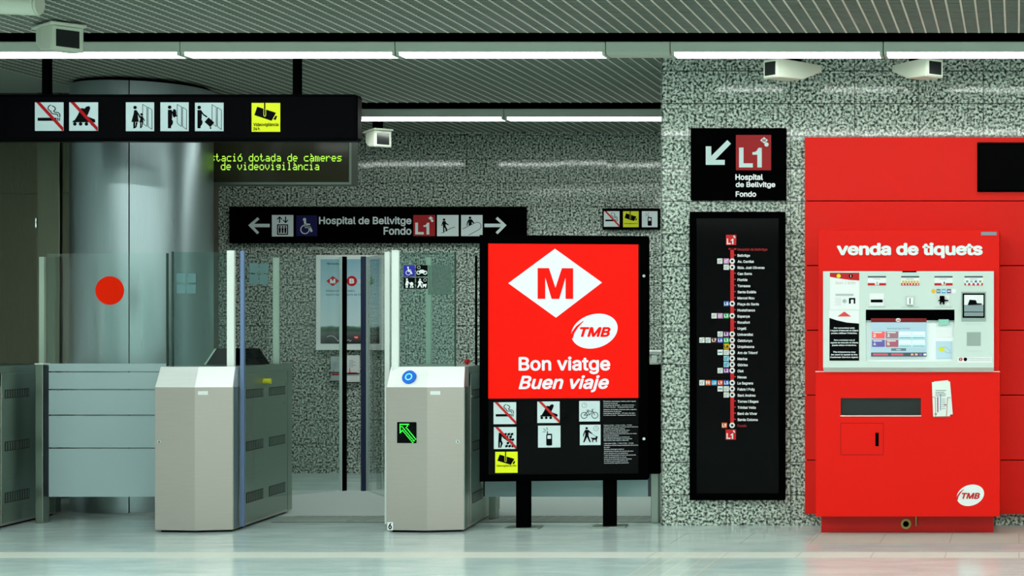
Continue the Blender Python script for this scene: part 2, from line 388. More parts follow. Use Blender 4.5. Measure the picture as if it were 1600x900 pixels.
def icon(face, box, name, parent, M, t=0.004, frame=None):
    """one pictogram: plate, symbol, bar - box in pixels"""
    x0, y0, x1, y1 = box; W = x1 - x0; Hh = y1 - y0
    P = lambda pts: [(x0 + W*x, y0 + Hh*y) for x, y in pts]
    plate = face.rect(MB(), x0, y0, x1, y1, 0, t).build('pictogram', M['plate'], parent)
    a, b = t, t + 0.0012
    sy = MB(); ln = lambda pts, wd: face.line(sy, P(pts), wd * W, a, b)
    po = lambda pts: face.poly(sy, P(pts), a, b)
    di = lambda cx, cy, r: face.disc(sy, x0 + cx*W, y0 + cy*Hh, r*W, a, b)
    ri = lambda cx, cy, r, wd, a0=0, a1=360: face.ring(sy, x0 + cx*W, y0 + cy*Hh, r*W, wd*W, a, b, 0, 18, a0, a1)
    bar = False; extra = None
    def gate_panels():
        ln([(.6, .07), (.75, .16), (.75, .82)], .016); ln([(.6, .07), (.6, .72), (.74, .84)], .016)
        ln([(.79, .17), (.93, .26), (.93, .94), (.79, .84), (.79, .17)], .016)
    if name == 'smoke':
        po([(.1, .54), (.76, .54), (.76, .65), (.1, .65)]); po([(.79, .54), (.82, .54), (.82, .65), (.79, .65)]); po([(.85, .54), (.88, .54), (.88, .65), (.85, .65)])
        ln([(.56, .09), (.48, .14), (.46, .22), (.5, .28), (.56, .31), (.58, .38), (.66, .41), (.78, .42), (.82, .5)], .03)
        ln([(.6, .12), (.7, .17), (.72, .25), (.66, .31), (.7, .35), (.82, .36), (.88, .42), (.88, .52)], .03); bar = True
    elif name == 'skate':
        po([(.11, .7), (.14, .65), (.2, .62), (.3, .45), (.4, .22), (.44, .2), (.54, .22), (.6, .15), (.7, .13), (.74, .2), (.68, .36), (.62, .49), (.8, .56), (.9, .6), (.91, .7)])
        for cx in (.2, .4, .6, .81): di(cx, .76, .06)
        bar = True
    elif name == 'child':
        di(.33, .18, .06)
        po([(.3, .27), (.38, .27), (.53, .5), (.5, .53), (.42, .42), (.46, .68), (.2, .68), (.28, .4)])
        po([(.27, .68), (.33, .68), (.33, .9), (.27, .91)]); po([(.36, .68), (.42, .7), (.38, .86), (.33, .9)])
        di(.56, .42, .045); po([(.53, .48), (.59, .48), (.68, .63), (.66, .65), (.61, .59), (.63, .7), (.48, .7), (.52, .56), (.46, .5), (.48, .47)])
        po([(.51, .7), (.55, .7), (.55, .9), (.51, .9)]); po([(.58, .7), (.62, .7), (.58, .86), (.55, .88)]); gate_panels()
    elif name in ('backpack', 'suitcase'):
        ox = 0 if name == 'backpack' else -.18
        di(.33+ox, .17, .062)
        po([(.27+ox, .26), (.4+ox, .26), (.42+ox, .32), (.42+ox, .56), (.38+ox, .6), (.38+ox, .9), (.27+ox, .9)])
        po([(.38+ox, .55), (.45+ox, .66), (.44+ox, .75), (.36+ox, .86), (.33+ox, .84), (.38+ox, .74), (.36+ox, .62)])
        if name == 'backpack':
            face.disc(sy, x0+.5*W, y0+.38*Hh, .07*W, a, b, 0, 18, .15*W); ln([(.38, .3), (.48, .42), (.6, .48)], .05)
        else:
            ln([(.2, .29), (.3, .42), (.42, .5)], .05); po([(.34, .68), (.48, .52), (.68, .7), (.54, .86)]); di(.55, .89, .03)
        gate_panels()
    elif name == 'cctv':
        po([(.2, .13), (.86, .34), (.7, .62), (.1, .42)]); po([(.8, .52), (.84, .44), (.9, .46), (.84, .6), (.76, .55)])
        ln([(.47, 0), (.47, .2)], .06)
        extra = MB(); face.line(extra, P([(.43, .0), (.43, .44), (.47, .47), (.5, .44), (.5, .0)]), .018*W, b, b+.0008)
    elif name == 'lift':
        for dx, up in ((.36, 1), (.64, 0)):
            ln([(dx, .08), (dx, .36)], .05)
            y_, s_ = (.08, 1) if up else (.36, -1)
            ln([(dx-.11, y_+.12*s_), (dx, y_+.01*s_), (dx+.11, y_+.12*s_)], .045)
        ln([(.27, .46), (.73, .46), (.73, .9), (.27, .9), (.27, .44)], .05)
        for cx in (.37, .5, .63): di(cx, .55, .04); po([(cx-.05, .6), (cx+.05, .6), (cx+.035, .84), (cx-.035, .84)])
    elif name == 'wheel':
        di(.4, .2, .075); ln([(.42, .28), (.45, .56), (.66, .57), (.74, .78)], .1); ln([(.44, .42), (.66, .44)], .07)
        ri(.42, .68, .2, .05, 70, 275); ri(.42, .68, .2, .05, -85, 75)
    elif name == 'stairs':
        di(.33, .22, .055); po([(.27, .29), (.4, .29), (.42, .36), (.55, .46), (.53, .49), (.4, .43), (.4, .52), (.47, .66), (.46, .78), (.41, .76), (.38, .62), (.34, .6), (.34, .8), (.29, .82), (.28, .52), (.26, .42), (.23, .52), (.2, .5)])
        ln([(.2, .84), (.32, .84), (.34, .76), (.46, .76), (.5, .68), (.58, .68), (.62, .62), (.7, .62), (.74, .58), (.84, .58)], .02)
    elif name == 'escalator':
        di(.42, .13, .06); po([(.36, .2), (.5, .2), (.62, .36), (.58, .4), (.5, .33), (.5, .44), (.36, .52), (.35, .33), (.31, .42), (.3, .52), (.26, .5), (.28, .34)])
        ln([(.08, .66), (.64, .38), (.76, .34), (.88, .38), (.94, .48), (.92, .6), (.82, .7), (.36, .95)], .022)
    elif name == 'phone':
        po([(.37, .41), (.41, .37), (.6, .37), (.63, .41), (.63, .88), (.6, .91), (.41, .91), (.37, .88)]); po([(.4, .26), (.44, .26), (.44, .4), (.4, .4)])
        for pts in ([(.25, .14), (.35, .24)], [(.4, .08), (.41, .2)], [(.22, .28), (.33, .29)]): ln(pts, .025)
        extra = MB(); face.rect(extra, x0+.42*W, y0+.44*Hh, x0+.58*W, y0+.6*Hh, b, b+.0008)
    elif name == 'bike':
        for cx in (.24, .76): ri(cx, .7, .15, .03)
        ln([(.24, .7), (.4, .5), (.66, .5), (.5, .68), (.4, .5)], .028); ln([(.5, .68), (.24, .7)], .028); ln([(.76, .7), (.62, .42), (.7, .4)], .028); ln([(.36, .45), (.48, .45)], .03)
        ri(.25, .2, .12, .012); ln([(.25, .1), (.25, .2), (.32, .2)], .01)
    elif name == 'dog':
        di(.33, .17, .06); po([(.25, .25), (.41, .25), (.6, .42), (.58, .46), (.42, .37), (.42, .54), (.53, .86), (.47, .86), (.35, .6), (.22, .86), (.16, .86), (.26, .52), (.26, .36), (.2, .5), (.2, .58), (.16, .58), (.16, .46)])
        ln([(.58, .43), (.78, .6)], .014)
        po([(.53, .62), (.6, .64), (.76, .64), (.78, .55), (.86, .58), (.85, .66), (.82, .72), (.82, .86), (.78, .86), (.76, .74), (.66, .74), (.63, .86), (.59, .86), (.6, .72), (.55, .68)])
        ri(.78, .18, .12, .012); ln([(.78, .1), (.78, .19), (.84, .19)], .01)
    elif name == 'cart':
        di(.28, .17, .062); po([(.22, .26), (.36, .26), (.5, .46), (.58, .56), (.55, .6), (.42, .5), (.36, .42), (.34, .6), (.4, .74), (.32, .95), (.28, .93), (.31, .74), (.27, .68), (.26, .94), (.2, .94), (.2, .55)])
        for r_, (yy, xs) in enumerate(((.3, (.45, .6, .74)), (.42, (.52, .68)), (.55, (.56, .66, .78)), (.7, (.56, .74)), (.84, (.5, .64, .78)))):
            for xx in xs: po([(xx, yy), (xx+.11, yy-.04), (xx+.13, yy+.06), (xx+.02, yy+.1)])
        bar = True
    elif name == 'pram':
        di(.3, .14, .09); po([(.22, .25), (.38, .25), (.5, .45), (.6, .46), (.6, .53), (.46, .53), (.38, .42), (.44, .66), (.14, .66), (.22, .4)]); po([(.2, .66), (.28, .66), (.28, .92), (.2, .92)]); po([(.31, .66), (.38, .66), (.38, .92), (.31, .92)])
        po([(.56, .58), (.6, .44), (.72, .38), (.84, .44), (.88, .58), (.82, .74), (.62, .74)]); di(.63, .84, .08); di(.82, .84, .08)
    elif name == 'moto':
        ri(.22, .66, .15, .07); ri(.78, .66, .15, .07); po([(.2, .62), (.36, .42), (.62, .4), (.72, .48), (.82, .62), (.6, .72), (.4, .72)]); ri(.24, .2, .12, .03)
    elif name == 'walk':
        di(.34, .16, .085); po([(.24, .26), (.44, .26), (.62, .5), (.56, .54), (.44, .42), (.44, .56), (.54, .9), (.44, .9), (.34, .64), (.2, .9), (.1, .9), (.24, .54), (.2, .42), (.12, .5)])
        po([(.56, .58), (.84, .58), (.88, .52), (.92, .6), (.86, .9), (.8, .9), (.78, .78), (.66, .78), (.64, .9), (.58, .9)]); ri(.78, .2, .12, .03)
    sy.build('symbol', M['ink'], plate)
    if extra: extra.build('symbol_detail', M['plate'], plate)
    if bar:
        br = MB(); face.poly(br, P([(.05, 0), (.19, 0), (1, .88), (1, 1), (.97, 1)]), b, b + .0012)
        br.build('prohibition_bar', M['bar'], plate)
    return plate
IC_LIT = dict(plate=M_LIT_WHITE, ink=M_PRINTBLACK, bar=M_PRINTRED)
IC_LITY = dict(plate=M_LIT_YELLOW, ink=M_PRINTBLACK, bar=M_PRINTRED)
IC_HANG = dict(plate=M_HANG_WHITE, ink=M_PRINTBLACK, bar=M_BAR_DEEP)
IC_HANGY = dict(plate=M_HANG_YELLOW, ink=M_PRINTBLACK, bar=M_BAR_DEEP)
IC_DIM = dict(plate=M_DIMWHITE, ink=M_PRINTBLACK, bar=M_PRINTRED)
IC_DIMY = dict(plate=M_YELLOWPRINT, ink=M_PRINTBLACK, bar=M_PRINTRED)
IC_BLUE = dict(plate=M_BLUEPRINT, ink=M_WHITE, bar=M_PRINTRED)
IC_NAVY = dict(plate=M_NAVYPRINT, ink=M_DIMWHITE, bar=M_PRINTRED)
IC_NEG = dict(plate=M_PRINTBLACK, ink=M_WHITE, bar=M_PRINTRED)

def oval_logo(face, box, parent, M, name='oval_logo'):
    x0, y0, x1, y1 = box; W = x1 - x0; Hh = y1 - y0; cx = x0 + .53*W; cy = (y0+y1)/2
    rot = -0.32
    o = face.disc(MB(), cx, cy, .485*W, 0, .003, 0, 40, .46*Hh, rot).build(name, M[0], parent)
    sw = MB()      # the swoosh inside the left rim
    pts = [(.30, .22), (.16, .36), (.07, .52), (.035, .70), (.09, .70), (.12, .55), (.2, .39), (.31, .23)]
    face.poly(sw, [(x0 + W*a, y0 + Hh*b) for a, b in pts], .003, .0042); sw.build('logo_swoosh', M[1], o)
    face.text(MB(), 'TMB', x0+.23*W, y0+.39*Hh, x0+.86*W, y0+.66*Hh, bold=.035, shear=.25, t=.0045).build('logo_letters', M[1], o)
    return o

# ------------------------------------------------------------------ the setting
D_RW, D_BW, Z_C = 10.2, 14.0, 2.91
XR = WX(1033, D_RW)
fl = MB().box(-9.2, 5.2, -5.2, 14.2, -0.12, 0).build('floor', M_FLOOR); struct(fl, 'pale polished stone floor of the station hall')
struct(MB().box(-9.0, 5.2, D_BW, D_BW + .2, 0, 3.2).build('wall_back', G_BACK), 'speckled granite wall at the far end behind the gates')
wr = MB().box(XR, 5.2, D_RW, D_RW + .3, 0, 3.2).build('wall_right', G_RIGHT); struct(wr, 'speckled granite wall carrying the line map and ticket machine')
struct(MB().box(-9.2, -9.0, -5.2, 14.2, 0, 3.2).build('wall_west', mat('hall_wall', (232, 236, 234), .6)))
struct(MB().box(5.0, 5.2, -5.2, 14.2, 0, 3.2).build('wall_east', MATS['hall_wall']))
struct(MB().box(-9.0, 5.0, -5.2, -5.0, 0, 3.2).build('wall_near', MATS['hall_wall']))
wl = MB().box(-9.0, -5.9, 11.9, 12.1, 0, 3.2).build('wall_left', M_STEEL_WALL); struct(wl, 'dark stainless steel wall left of the round column')
# panels on the steel wall: upper panels, cover strip, hinged door
dS = 11.9
def wall_rect(x0, y0, x1, y1, t): return (WX(x0, dS), WX(x1, dS), dS - t, dS, WZ(y1, dS), WZ(y0, dS))
up = MB(); up.box(*wall_rect(-200, 100, 60, 301, .012)); up.box(*wall_rect(99, 100, 122, 301, .012))
struct(up.build('trim_1', M_STEEL_WALL, None, .003), 'olive steel upper panels of the steel wall')
st = MB(); st.box(*wall_rect(62, 100, 97, 778, .03)); struct(st.build('trim_2', steel('strip_steel', (112, 116, 100), .22, (160, 160, 2)), None, .003), 'vertical steel cover strip on the steel wall')
dr = MB().box(*wall_rect(-200, 303, 60, 776, .014)).build('door_1', M_STEEL_WALL, None, .003); struct(dr, 'flush steel door under the upper panel')
hb = MB().cyl((WX(59, dS), dS - .02, WZ(356, dS)), (WX(59, dS), dS - .02, WZ(341, dS)), .008, 10); hb.build('hinge', M_CHROME, dr)
st2 = MB(); st2.box(*wall_rect(99, 303, 122, 776, .014)); struct(st2.build('trim_3', M_STEEL_WALL, None, .003), 'lower steel panel beside the round column')

# slatted ceiling: one mesh per bay, bars along the hall and fine slats across
def ceiling_bay(name, y0, y1, x0, x1, step=.04):
    mb = MB()
    mb.box(x0, x1, y0, y1, Z_C + .07, Z_C + .1, 2)
    k = math.ceil((x0 - .007) / .0757)
    while .007 + k * .0757 < x1:
        x = .007 + k * .0757; mb.box(x - .005, x + .005, y0 + .004, y1 - .004, Z_C, Z_C + .014, 0); k += 1
    y = y0 + .02
    while y < y1 - .01:
        mb.box(x0, x1, y, y + .017, Z_C + .002, Z_C + .05, 1); y += step
    o = mb.build(name, [M_CEIL_BAR, M_CEIL_SLAT, M_VOID]); struct(o); return o
ceiling_bay('ceiling', 6.75, 9.35, -6.6, .8)['label'] = 'slatted metal ceiling in front of the first light row'
ceiling_bay('ceiling', 9.62, 12.19, -6.6, -2.23)['label'] = 'slatted metal ceiling between the two light rows'
ceiling_bay('ceiling', 12.46, 13.98, -8.9, -2.2)['label'] = 'slatted metal ceiling strip next to the far granite wall'
ceiling_bay('ceiling', 9.62, 10.18, -2.19, 4.9)['label'] = 'slatted metal ceiling between the lights and the granite wall'
pc = MB().box(-9.0, 5.0, -5.0, 6.4, Z_C + .03, Z_C + .06); pc.box(-9.0, -6.6, 6.75, 12, Z_C+.03, Z_C + .06); pc.box(-2.2, 5, 10.52, 13.9, Z_C+.03, Z_C+.06); pc.box(.8, 5, 6.75, 9.35, Z_C+.03, Z_C+.06)
struct(pc.build('ceiling', M_PLAIN_CEIL))
struct(MB().box(-9.2, 5.2, -5.2, 14.2, 3.2, 3.3).build('ceiling', M_VOID))

# ------------------------------------------------------------------ light rows
M_REFL = mat('white_reflector', (250, 252, 250), .5)
def light_segment(x0, x1, y, tube, label, group=None, blank=False, near=False):
    xc = (x0 + x1) / 2
    r = thing('ceiling_light', label, 'light', (xc, y, 2.801), 0, group); h = (x1 - x0) / 2
    hs = MB()
    prof = [(0, .021), (0, .078), (.01, .083), (.118, .083), (.13, .078), (.13, .021), (.12, .021), (.118, .03), (.01, .03), (.008, .021)]
    hs.loft([[(-h + .003, a, b) for a, b in prof], [(h - .003, a, b) for a, b in prof]])
    hs.build('housing', M_FIX, r)
    for q in (-.6, .6): MB().box(q*h - .015, q*h + .015, .05, .08, .08, .40).build('hanger_bracket', M_BLACK_MATT, r)
    if blank:
        MB().box(-h + .004, h - .004, .01, .118, .006, .03).build('cover_plate', M_FIX, r)
    else:
        tb = MB(); x0_, x1_ = -h + .022, h - .022
        tb.add([(x0_, .012, .003), (x1_, .012, .003), (x1_, .116, .003), (x0_, .116, .003), (x0_, .012, .028), (x1_, .012, .028), (x1_, .116, .028), (x0_, .116, .028)], [(0, 3, 2, 1)], 0)
        tb.add(tb.v[:8], [(4, 5, 6, 7), (0, 1, 5, 4), (1, 2, 6, 5), (2, 3, 7, 6), (3, 0, 4, 7)], 1)
        tb.build('tube', [tube, M_TUBE_SIDE], r)        # strong downward opening, paler side diffuser
        MB().box(-h + .004, -h + .022, .008, .119, .002, .03).build('end_cap', M_FIX, r)
        MB().box(h - .022, h - .004, .008, .119, .002, .03).build('end_cap', M_FIX, r)
    return r
GR1 = 'light segments of the front ceiling row'; GR2 = 'light segments of the back ceiling row'
Y1, Y2 = 9.46, 12.3
seg1 = [(-52, 281, 'fluorescent light of the front row above the left end of hanging sign'),
        (281, 617, 'fluorescent light of the front row above the right end of hanging sign'),
        (617, 946, 'fluorescent light of the front row left of the blank box'),
        (1047, 1380, 'fluorescent light of the front row above the tall line map'),
        (1380, 1713, 'fluorescent light of the front row running off the right edge')]
for a, b, l in seg1: light_segment(WX(a, Y1), WX(b, Y1), Y1, M_TUBE, l, GR1)
light_segment(WX(946, Y1), WX(1047, Y1), Y1, None, 'short unlit blank box between two fluorescent lights of front row', None, True)
for a, b, l in [(279, 533, 'far row fluorescent light hidden behind the hanging sign'), (533, 787, 'far row fluorescent light beside the black hanging sign'), (787, 1038, 'far row fluorescent light ending at the granite corner')]:
    light_segment(WX(a, Y2), WX(b, Y2), Y2, M_TUBE_BACK, l, GR2)
light_segment(WX(1050, Y2), 4.6, Y2, M_TUBE_BACK, 'added unseen fluorescent light line behind the granite wall brightening the far corridor')  # unseen lamp added behind the wall to brighten the far corridor
for yy in (7.25, 3.9, .94, -1.9):
    light_segment(-7.6, 4.2, yy, M_TUBE_NEAR, 'long fluorescent light line over the near hall outside the frame', 'light lines over the near hall', near=True)

struct(MB().box(-8.9, 4.9, 9.595, 9.61, 2.86, 3.2).build('slot_dark_1', M_BLACK_MATT)); struct(MB().box(-8.9, 4.9, 12.44, 12.45, 2.86, 3.2).build('slot_dark_2', M_BLACK_MATT))  # black boards added so the slots above the lights stay dark
# ------------------------------------------------------------------ round column
dC = 11.32; rC = .44; xC = WX(223, dC)
colm = thing('column', 'round brushed steel column behind the glass gate on the left', 'column', (xC, dC, 0))
seam = math.atan2(-1, (WX(199.5, 10.9) - xC) / rC * 1.0)
a_s = -math.pi/2 + math.asin(max(-1, min(1, (WX(199, 10.88) - xC) / rC)))
half = .0085
for k, (a0, a1) in enumerate(((a_s + half, a_s + math.pi - half), (a_s + math.pi + half, a_s + 2*math.pi - half))):
    mb = MB(); n = 48; o_ = [(rC*math.cos(a0 + (a1-a0)*i/n), rC*math.sin(a0 + (a1-a0)*i/n)) for i in range(n+1)]
    in_ = [(x*.96, y*.96) for x, y in o_][::-1]; ring = o_ + in_
    mb.loft([[(x, y, 0.0) for x, y in ring], [(x, y, 2.88) for x, y in ring]], 0, True, True)
    mb.build('cladding_shell', M_COLUMN, colm)
MB().cyl((0, 0, 0), (0, 0, 2.9), rC*.955, 32).build('core', M_BLACK_MATT, colm)

# ------------------------------------------------------------------ gates
GROT = math.atan(.126)
def w2l(gx, gy, X, Y):      # world to gate-local
    c, s = math.cos(GROT), math.sin(GROT); dx, dy = X - gx, Y - gy
    return (c*dx + s*dy, -s*dx + c*dy)
GW = .46
def gate(front_right_x, side, L, label, nm, features):
    """side: +1 passage on the right of this gate, -1 passage on the left"""
    c, s = math.cos(GROT), math.sin(GROT)
    gx, gy = front_right_x - c*GW, 9.85 - s*GW
    r = thing('ticket_gate', label, 'ticket gate', (gx, gy, 0), GROT, 'ticket gates')
    plan = [(0, .06), (.25, .0), (GW, .02), (GW, L), (0, L)]
    b = MB(); b.loft([[(x, y, .014) for x, y in plan], [(x, y, .873) for x, y in plan]])
    b.build('body', M_STEEL, r, .003)
    topp = [(.012, .115), (.25, .062), (GW-.006, .08), (GW, L), (0, L)]
    ins = lambda z, P: [(x, y, z) for x, y in P]
    hd = MB(); hd.loft([ins(.873, [(0, .06), (.25, 0), (GW, .02), (GW, .16), (0, .16)]), ins(.995, [(.012, .115), (.25, .062), (GW-.006, .08), (GW, .16), (0, .16)])])
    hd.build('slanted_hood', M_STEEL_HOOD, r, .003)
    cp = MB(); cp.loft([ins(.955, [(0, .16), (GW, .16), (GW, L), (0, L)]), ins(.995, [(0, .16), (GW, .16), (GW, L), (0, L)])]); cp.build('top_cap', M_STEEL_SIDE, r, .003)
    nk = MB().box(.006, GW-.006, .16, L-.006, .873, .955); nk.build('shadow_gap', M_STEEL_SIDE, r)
    MB().box(.03, GW-.03, .08, L-.04, 0, .014).build('plinth', M_BLACK_MATT, r)
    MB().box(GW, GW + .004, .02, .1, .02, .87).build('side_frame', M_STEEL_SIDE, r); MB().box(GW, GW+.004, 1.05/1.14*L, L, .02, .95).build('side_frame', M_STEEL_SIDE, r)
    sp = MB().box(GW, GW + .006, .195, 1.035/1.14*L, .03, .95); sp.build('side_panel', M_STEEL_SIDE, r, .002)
    for (z0, z1) in ((.795, .85), (.47, .53), (.15, .215)):
        for (v0, v1) in ((.235, .55), (.665, .99/1.14*L)):
            vm = MB()
            vm.box(GW+.006, GW+.008, v0, v1, z0, z1)
            k = 10
            for i in range(k):
                q = v0 + (v1-v0)*(i+.5)/k; vm.box(GW+.008, GW+.0095, q-.004, q+.004, z0+.006, z1-.006, 1)
            vm.build('vent', [mat('vent_dark', (44, 52, 48), .6), M_STEEL_SIDE], r)
    for (v, z) in ((.2, .81), (1.0/1.14*L, .86), (.97/1.14*L, .74)):
        MB().cyl((GW+.006, v, z), (GW+.012, v, z), .007, 10).build('screw', M_CHROME, r)
    # lock and rating plate on the front
    lu = .03 if side > 0 else .425
    lv = .06 - .06*lu/.25 if lu < .25 else .02*(lu-.25)/.21
    lk = MB().cyl((lu, lv - .006, .545), (lu, lv + .002, .545), .011, 14).build('lock', M_CHROME, r)
    MB().box(lu - .002, lu + .002, lv-.0068, lv-.005, .539, .551).build('keyhole', M_BLACK_MATT, lk)
    MB().box(.268, .326, -.002 + .0017, .006, .828, .85).build('rating_plate', M_STEEL_HOOD, r)
    m = (lambda u: u) if side > 0 else (lambda u: GW - u)
    def bx(u0, u1, v0, v1, z0, z1): a, b_ = sorted((m(u0), m(u1))); return MB().box(a, b_, v0, v1, z0, z1)
    # white edge post, glass wing above the body, hinge post, rear post
    bx(.398, .44, .1, .13, .97, 1.70).build('front_post', M_WHITE_PAINT, r, .002)
    wg = bx(.075, .398, .13, .142, .99, 1.69).build('glass_wing', M_GLASS_TINT, r)
    eg = MB(); a = m(.075); eg.box(a-.004, a+.004, .128, .144, .99, 1.692); eg.build('wing_edge', mat('glass_edge', (40, 62, 56), .2), wg)
    bx(.40, .432, .95/1.14*L, .985/1.14*L, .99, 1.695).build('rear_post', M_ACRYL, r, .002)
    return r, gx, gy
def leaf(r, gx, gy, p0, p1, parts):
    """swinging glass leaf of a gate, p = (px, depth) of hinge side and free edge"""
    a = Vector(w2l(gx, gy, WX(*p0), p0[1])); b = Vector(w2l(gx, gy, WX(*p1), p1[1]))
    d = (b - a); Ln = d.length; d.normalize(); ang = math.atan2(d.y, d.x)
    e = bpy.data.objects.new('gate_leaf', None); COL.objects.link(e); e.parent = r
    e.location = (a.x, a.y, .166); e.rotation_euler = (0, 0, ang)
    MB().box(0, Ln, -.006, .006, 0, 1.53).build('pane', M_GLASS, e)
    for nm, m_, u0, u1, v0, v1 in parts(Ln):
        MB().box(u0, u1, v0, v1, -.006, 1.536).build(nm, m_, e, .001)
    return e, Ln
g1, gx1, gy1 = gate(WX(362, 9.85), 1, 1.14, 'middle steel ticket gate with yellow side knob and black reader on top', 'a', ())
g2, gx2, gy2 = gate(WX(724, 9.85), -1, 1.14, 'steel ticket gate numbered 6 with green arrow and blue round light', 'b', ())
g3, gx3, gy3 = gate(WX(-24, 9.85), 1, 1.0, 'steel ticket gate cut off by the left edge of the photo', 'c', ())
# hinge posts
MB().box(.468, .49, .12, .15, .02, 1.70).build('hinge_post', M_BLUESTEEL, g1, .002)
hp = MB().box(-.075, -.045, .32, .36, .02, 1.70).build('hinge_post', M_WHITE_PAINT, g2, .002)
hbk = MB(); [hbk.box(-.045, 0, .325, .355, z, z+.03) for z in (.1, .8)]; hbk.build('hinge_bracket', M_STEEL_SIDE, g2)
l1, n1 = leaf(g1, gx1, gy1, (379, 10.16), (540, 10.8), lambda L: [('edge_profile', M_WHITE_PAINT, L-.03, L, -.004, .026), ('edge_seal', M_BLACK_MATT, L-.03, L, -.014, -.004)])
l2, n2 = leaf(g2, gx2, gy2, (610, 10.22), (570, 10.8), lambda L: [('edge_seal', M_NAVY, L-.03, L, -.002, .026), ('edge_profile', M_WHITE_PAINT, L-.03, L, -.026, -.002)])
# backs of four stickers on the middle gate's leaf
d_st = 10.2; u0 = n1 * (388-379) / 161
for i in range(2):
    for j in range(2):
        q = u0 + i * .068; z = WZ(444, d_st) - .166 + j * .07
        MB().box(q, q + .062, -.0075, -.006, z, z + .062).build('sticker', M_STICKERBACK, l1)
for i in range(2):
    for j in range(2):
        MB().box(.10 + i*.058, .152 + i*.058, .1285, .13, 1.505 - j*.066, 1.56 - j*.066).build('sticker', M_STICKERBACK, g1)
# reader on the middle gate
rd = MB(); tz = [(.10, .997), (.43, .997), (.365, 1.1), (.165, 1.1)]
rd.prism_xz(tz, .60, .80); ro = rd.build('ticket_reader', M_BLACK, g1, .003)
MB().cyl((.345, .594, 1.045), (.345, .602, 1.045), .024, 20).build('reader_eye', M_BLACK_GLOSS, ro)
MB().prism_xz([(.094, .997), (.104, .997), (.169, 1.1), (.159, 1.1)], .596, .61).build('reader_edge', M_WHITE_PAINT, ro)
# yellow knob
kb = MB().cyl((GW+.006, .56, .892), (GW+.05, .56, .892), .018, 16).build('side_knob', M_YELLOW, g1, .004)
q2 = w2l(gx2, gy2, WX(744, 10.4), 10.4); MB().box(q2[0]-.006, q2[0]+.006, q2[1]-.008, q2[1]+.008, .99, 1.69).build('glass_fin', M_BLACK_MATT, g2)
# number-6 gate: blue light, green arrow screen, number plate, red button, stickers
Fg = Face(602, 0, 9.85/2560)
s9 = 9.85/2560
def on_front(u, z, out=0.0):       # point on the left facet (below the hood) in gate coordinates
    return (u, .06 - .06*u/.25 - out, z)
fa = math.atan2(-.06, .25)
plate_e = MB()
def facet_box(mb, u0, u1, z0, z1, t0, t1, mi=0):
    P = []
    for u in (u0, u1):
        for t in (t0, t1):
            v = .06 - .06*u/.25; nx, ny = -.2334, -.9724
            P.append((u + nx*t, v + ny*t))
    (a, b_, c_, d_) = P
    vs = [(*a, z0), (*c_, z0), (*d_, z0), (*b_, z0), (*a, z1), (*c_, z1), (*d_, z1), (*b_, z1)]
    mb.add(vs, [(0,1,2,3)[::-1], (4,5,6,7), (0,1,5,4), (1,2,6,5), (2,3,7,6), (3,0,4,7)], mi); return mb
ux = lambda px: (px - 602) * s9 * 1.0
asn = MB(); facet_box(asn, ux(619.5), ux(650), WZ(692.5, 9.83), WZ(659.5, 9.83), 0, .004); ao = asn.build('arrow_screen', M_BLACK_GLOSS, g2, .001)
ar = MB()
pts = []
def dots(p, q, n):
    for i in range(n + 1): pts.append((p[0] + (q[0]-p[0])*i/n, p[1] + (q[1]-p[1])*i/n))
A = lambda x, y: (620 + 30*x, 659.5 + 33*y)
dots(A(.16, .11), A(.6, .11), 6); dots(A(.16, .11), A(.16, .5), 5); dots(A(.6, .11), A(.48, .26), 2); dots(A(.16, .5), A(.29, .4), 2)
dots(A(.48, .26), A(.97, .8), 8); dots(A(.29, .4), A(.82, .96), 8); dots(A(.97, .8), A(.82, .96), 2); dots(A(.26, .22), A(.85, .85), 9)
for px, py in pts: facet_box(ar, ux(px-.75), ux(px+.75), WZ(py+.75, 9.83), WZ(py-.75, 9.83), .004, .006)
ar.build('arrow_dots', M_ARROW, ao)
nb = MB(); facet_box(nb, ux(604), ux(612.8), WZ(829, 9.83), WZ(816.5, 9.83), 0, .002); no_ = nb.build('number_plate', M_WHITE, g2)
tv, tf = text_mesh('6', .03); xs = [v[0] for v in tv]; ys = [v[1] for v in tv]; mb = MB(); out = []
for v in tv:
    u = ux(605.5 + 5.6*(v[0]-min(xs))/(max(xs)-min(xs))); z = WZ(827.5, 9.83) + (v[1]-min(ys))/(max(ys)-min(ys))*.037
    out.append((u - .0007, .06 - .06*u/.25 - .0029 - v[2], z))
mb.add(out, tf); mb.build('number', M_PRINTBLACK, no_)
# blue round light on the slanted hood
hu, hz = ux(637), WZ(590, 9.83); tt = (hz - .873) / .122
hv = (.06 + .055*tt) + (-.06 + .007*tt) * hu / .25
nrm = Vector((-.20, -.90, .40)).normalized(); cb = Vector((hu, hv, hz))
bl = MB().cyl(cb - nrm*.004, cb + nrm*.010, .042, 32).build('signal_light', mat('signal_blue', (28, 96, 190), .25, emit=.35, ecol=(20, 90, 200)), g2)
uu = nrm.orthogonal().normalized(); vv = nrm.cross(uu); dm = MB()
for k in range(14):
    a = 2*math.pi*k/14; p = cb + nrm*.010 + (uu*math.cos(a) + vv*math.sin(a))*.019
    dm.cyl(p, p + nrm*.003, .0036, 8)
dm.build('light_ring', mat('signal_cyan', (120, 230, 245), .3, emit=.9, ecol=(120, 235, 250)), bl)
# red button on the gate top
rb = MB(); bu, bv = .33, .75
rb.cyl((bu, bv, .995), (bu, bv, 1.01), .012, 14); rb.cyl((bu, bv, 1.01), (bu, bv, 1.03), .02, 16, 0, .016)
rb.build('stop_button', mat('red_button', (224, 30, 20), .3), g2)
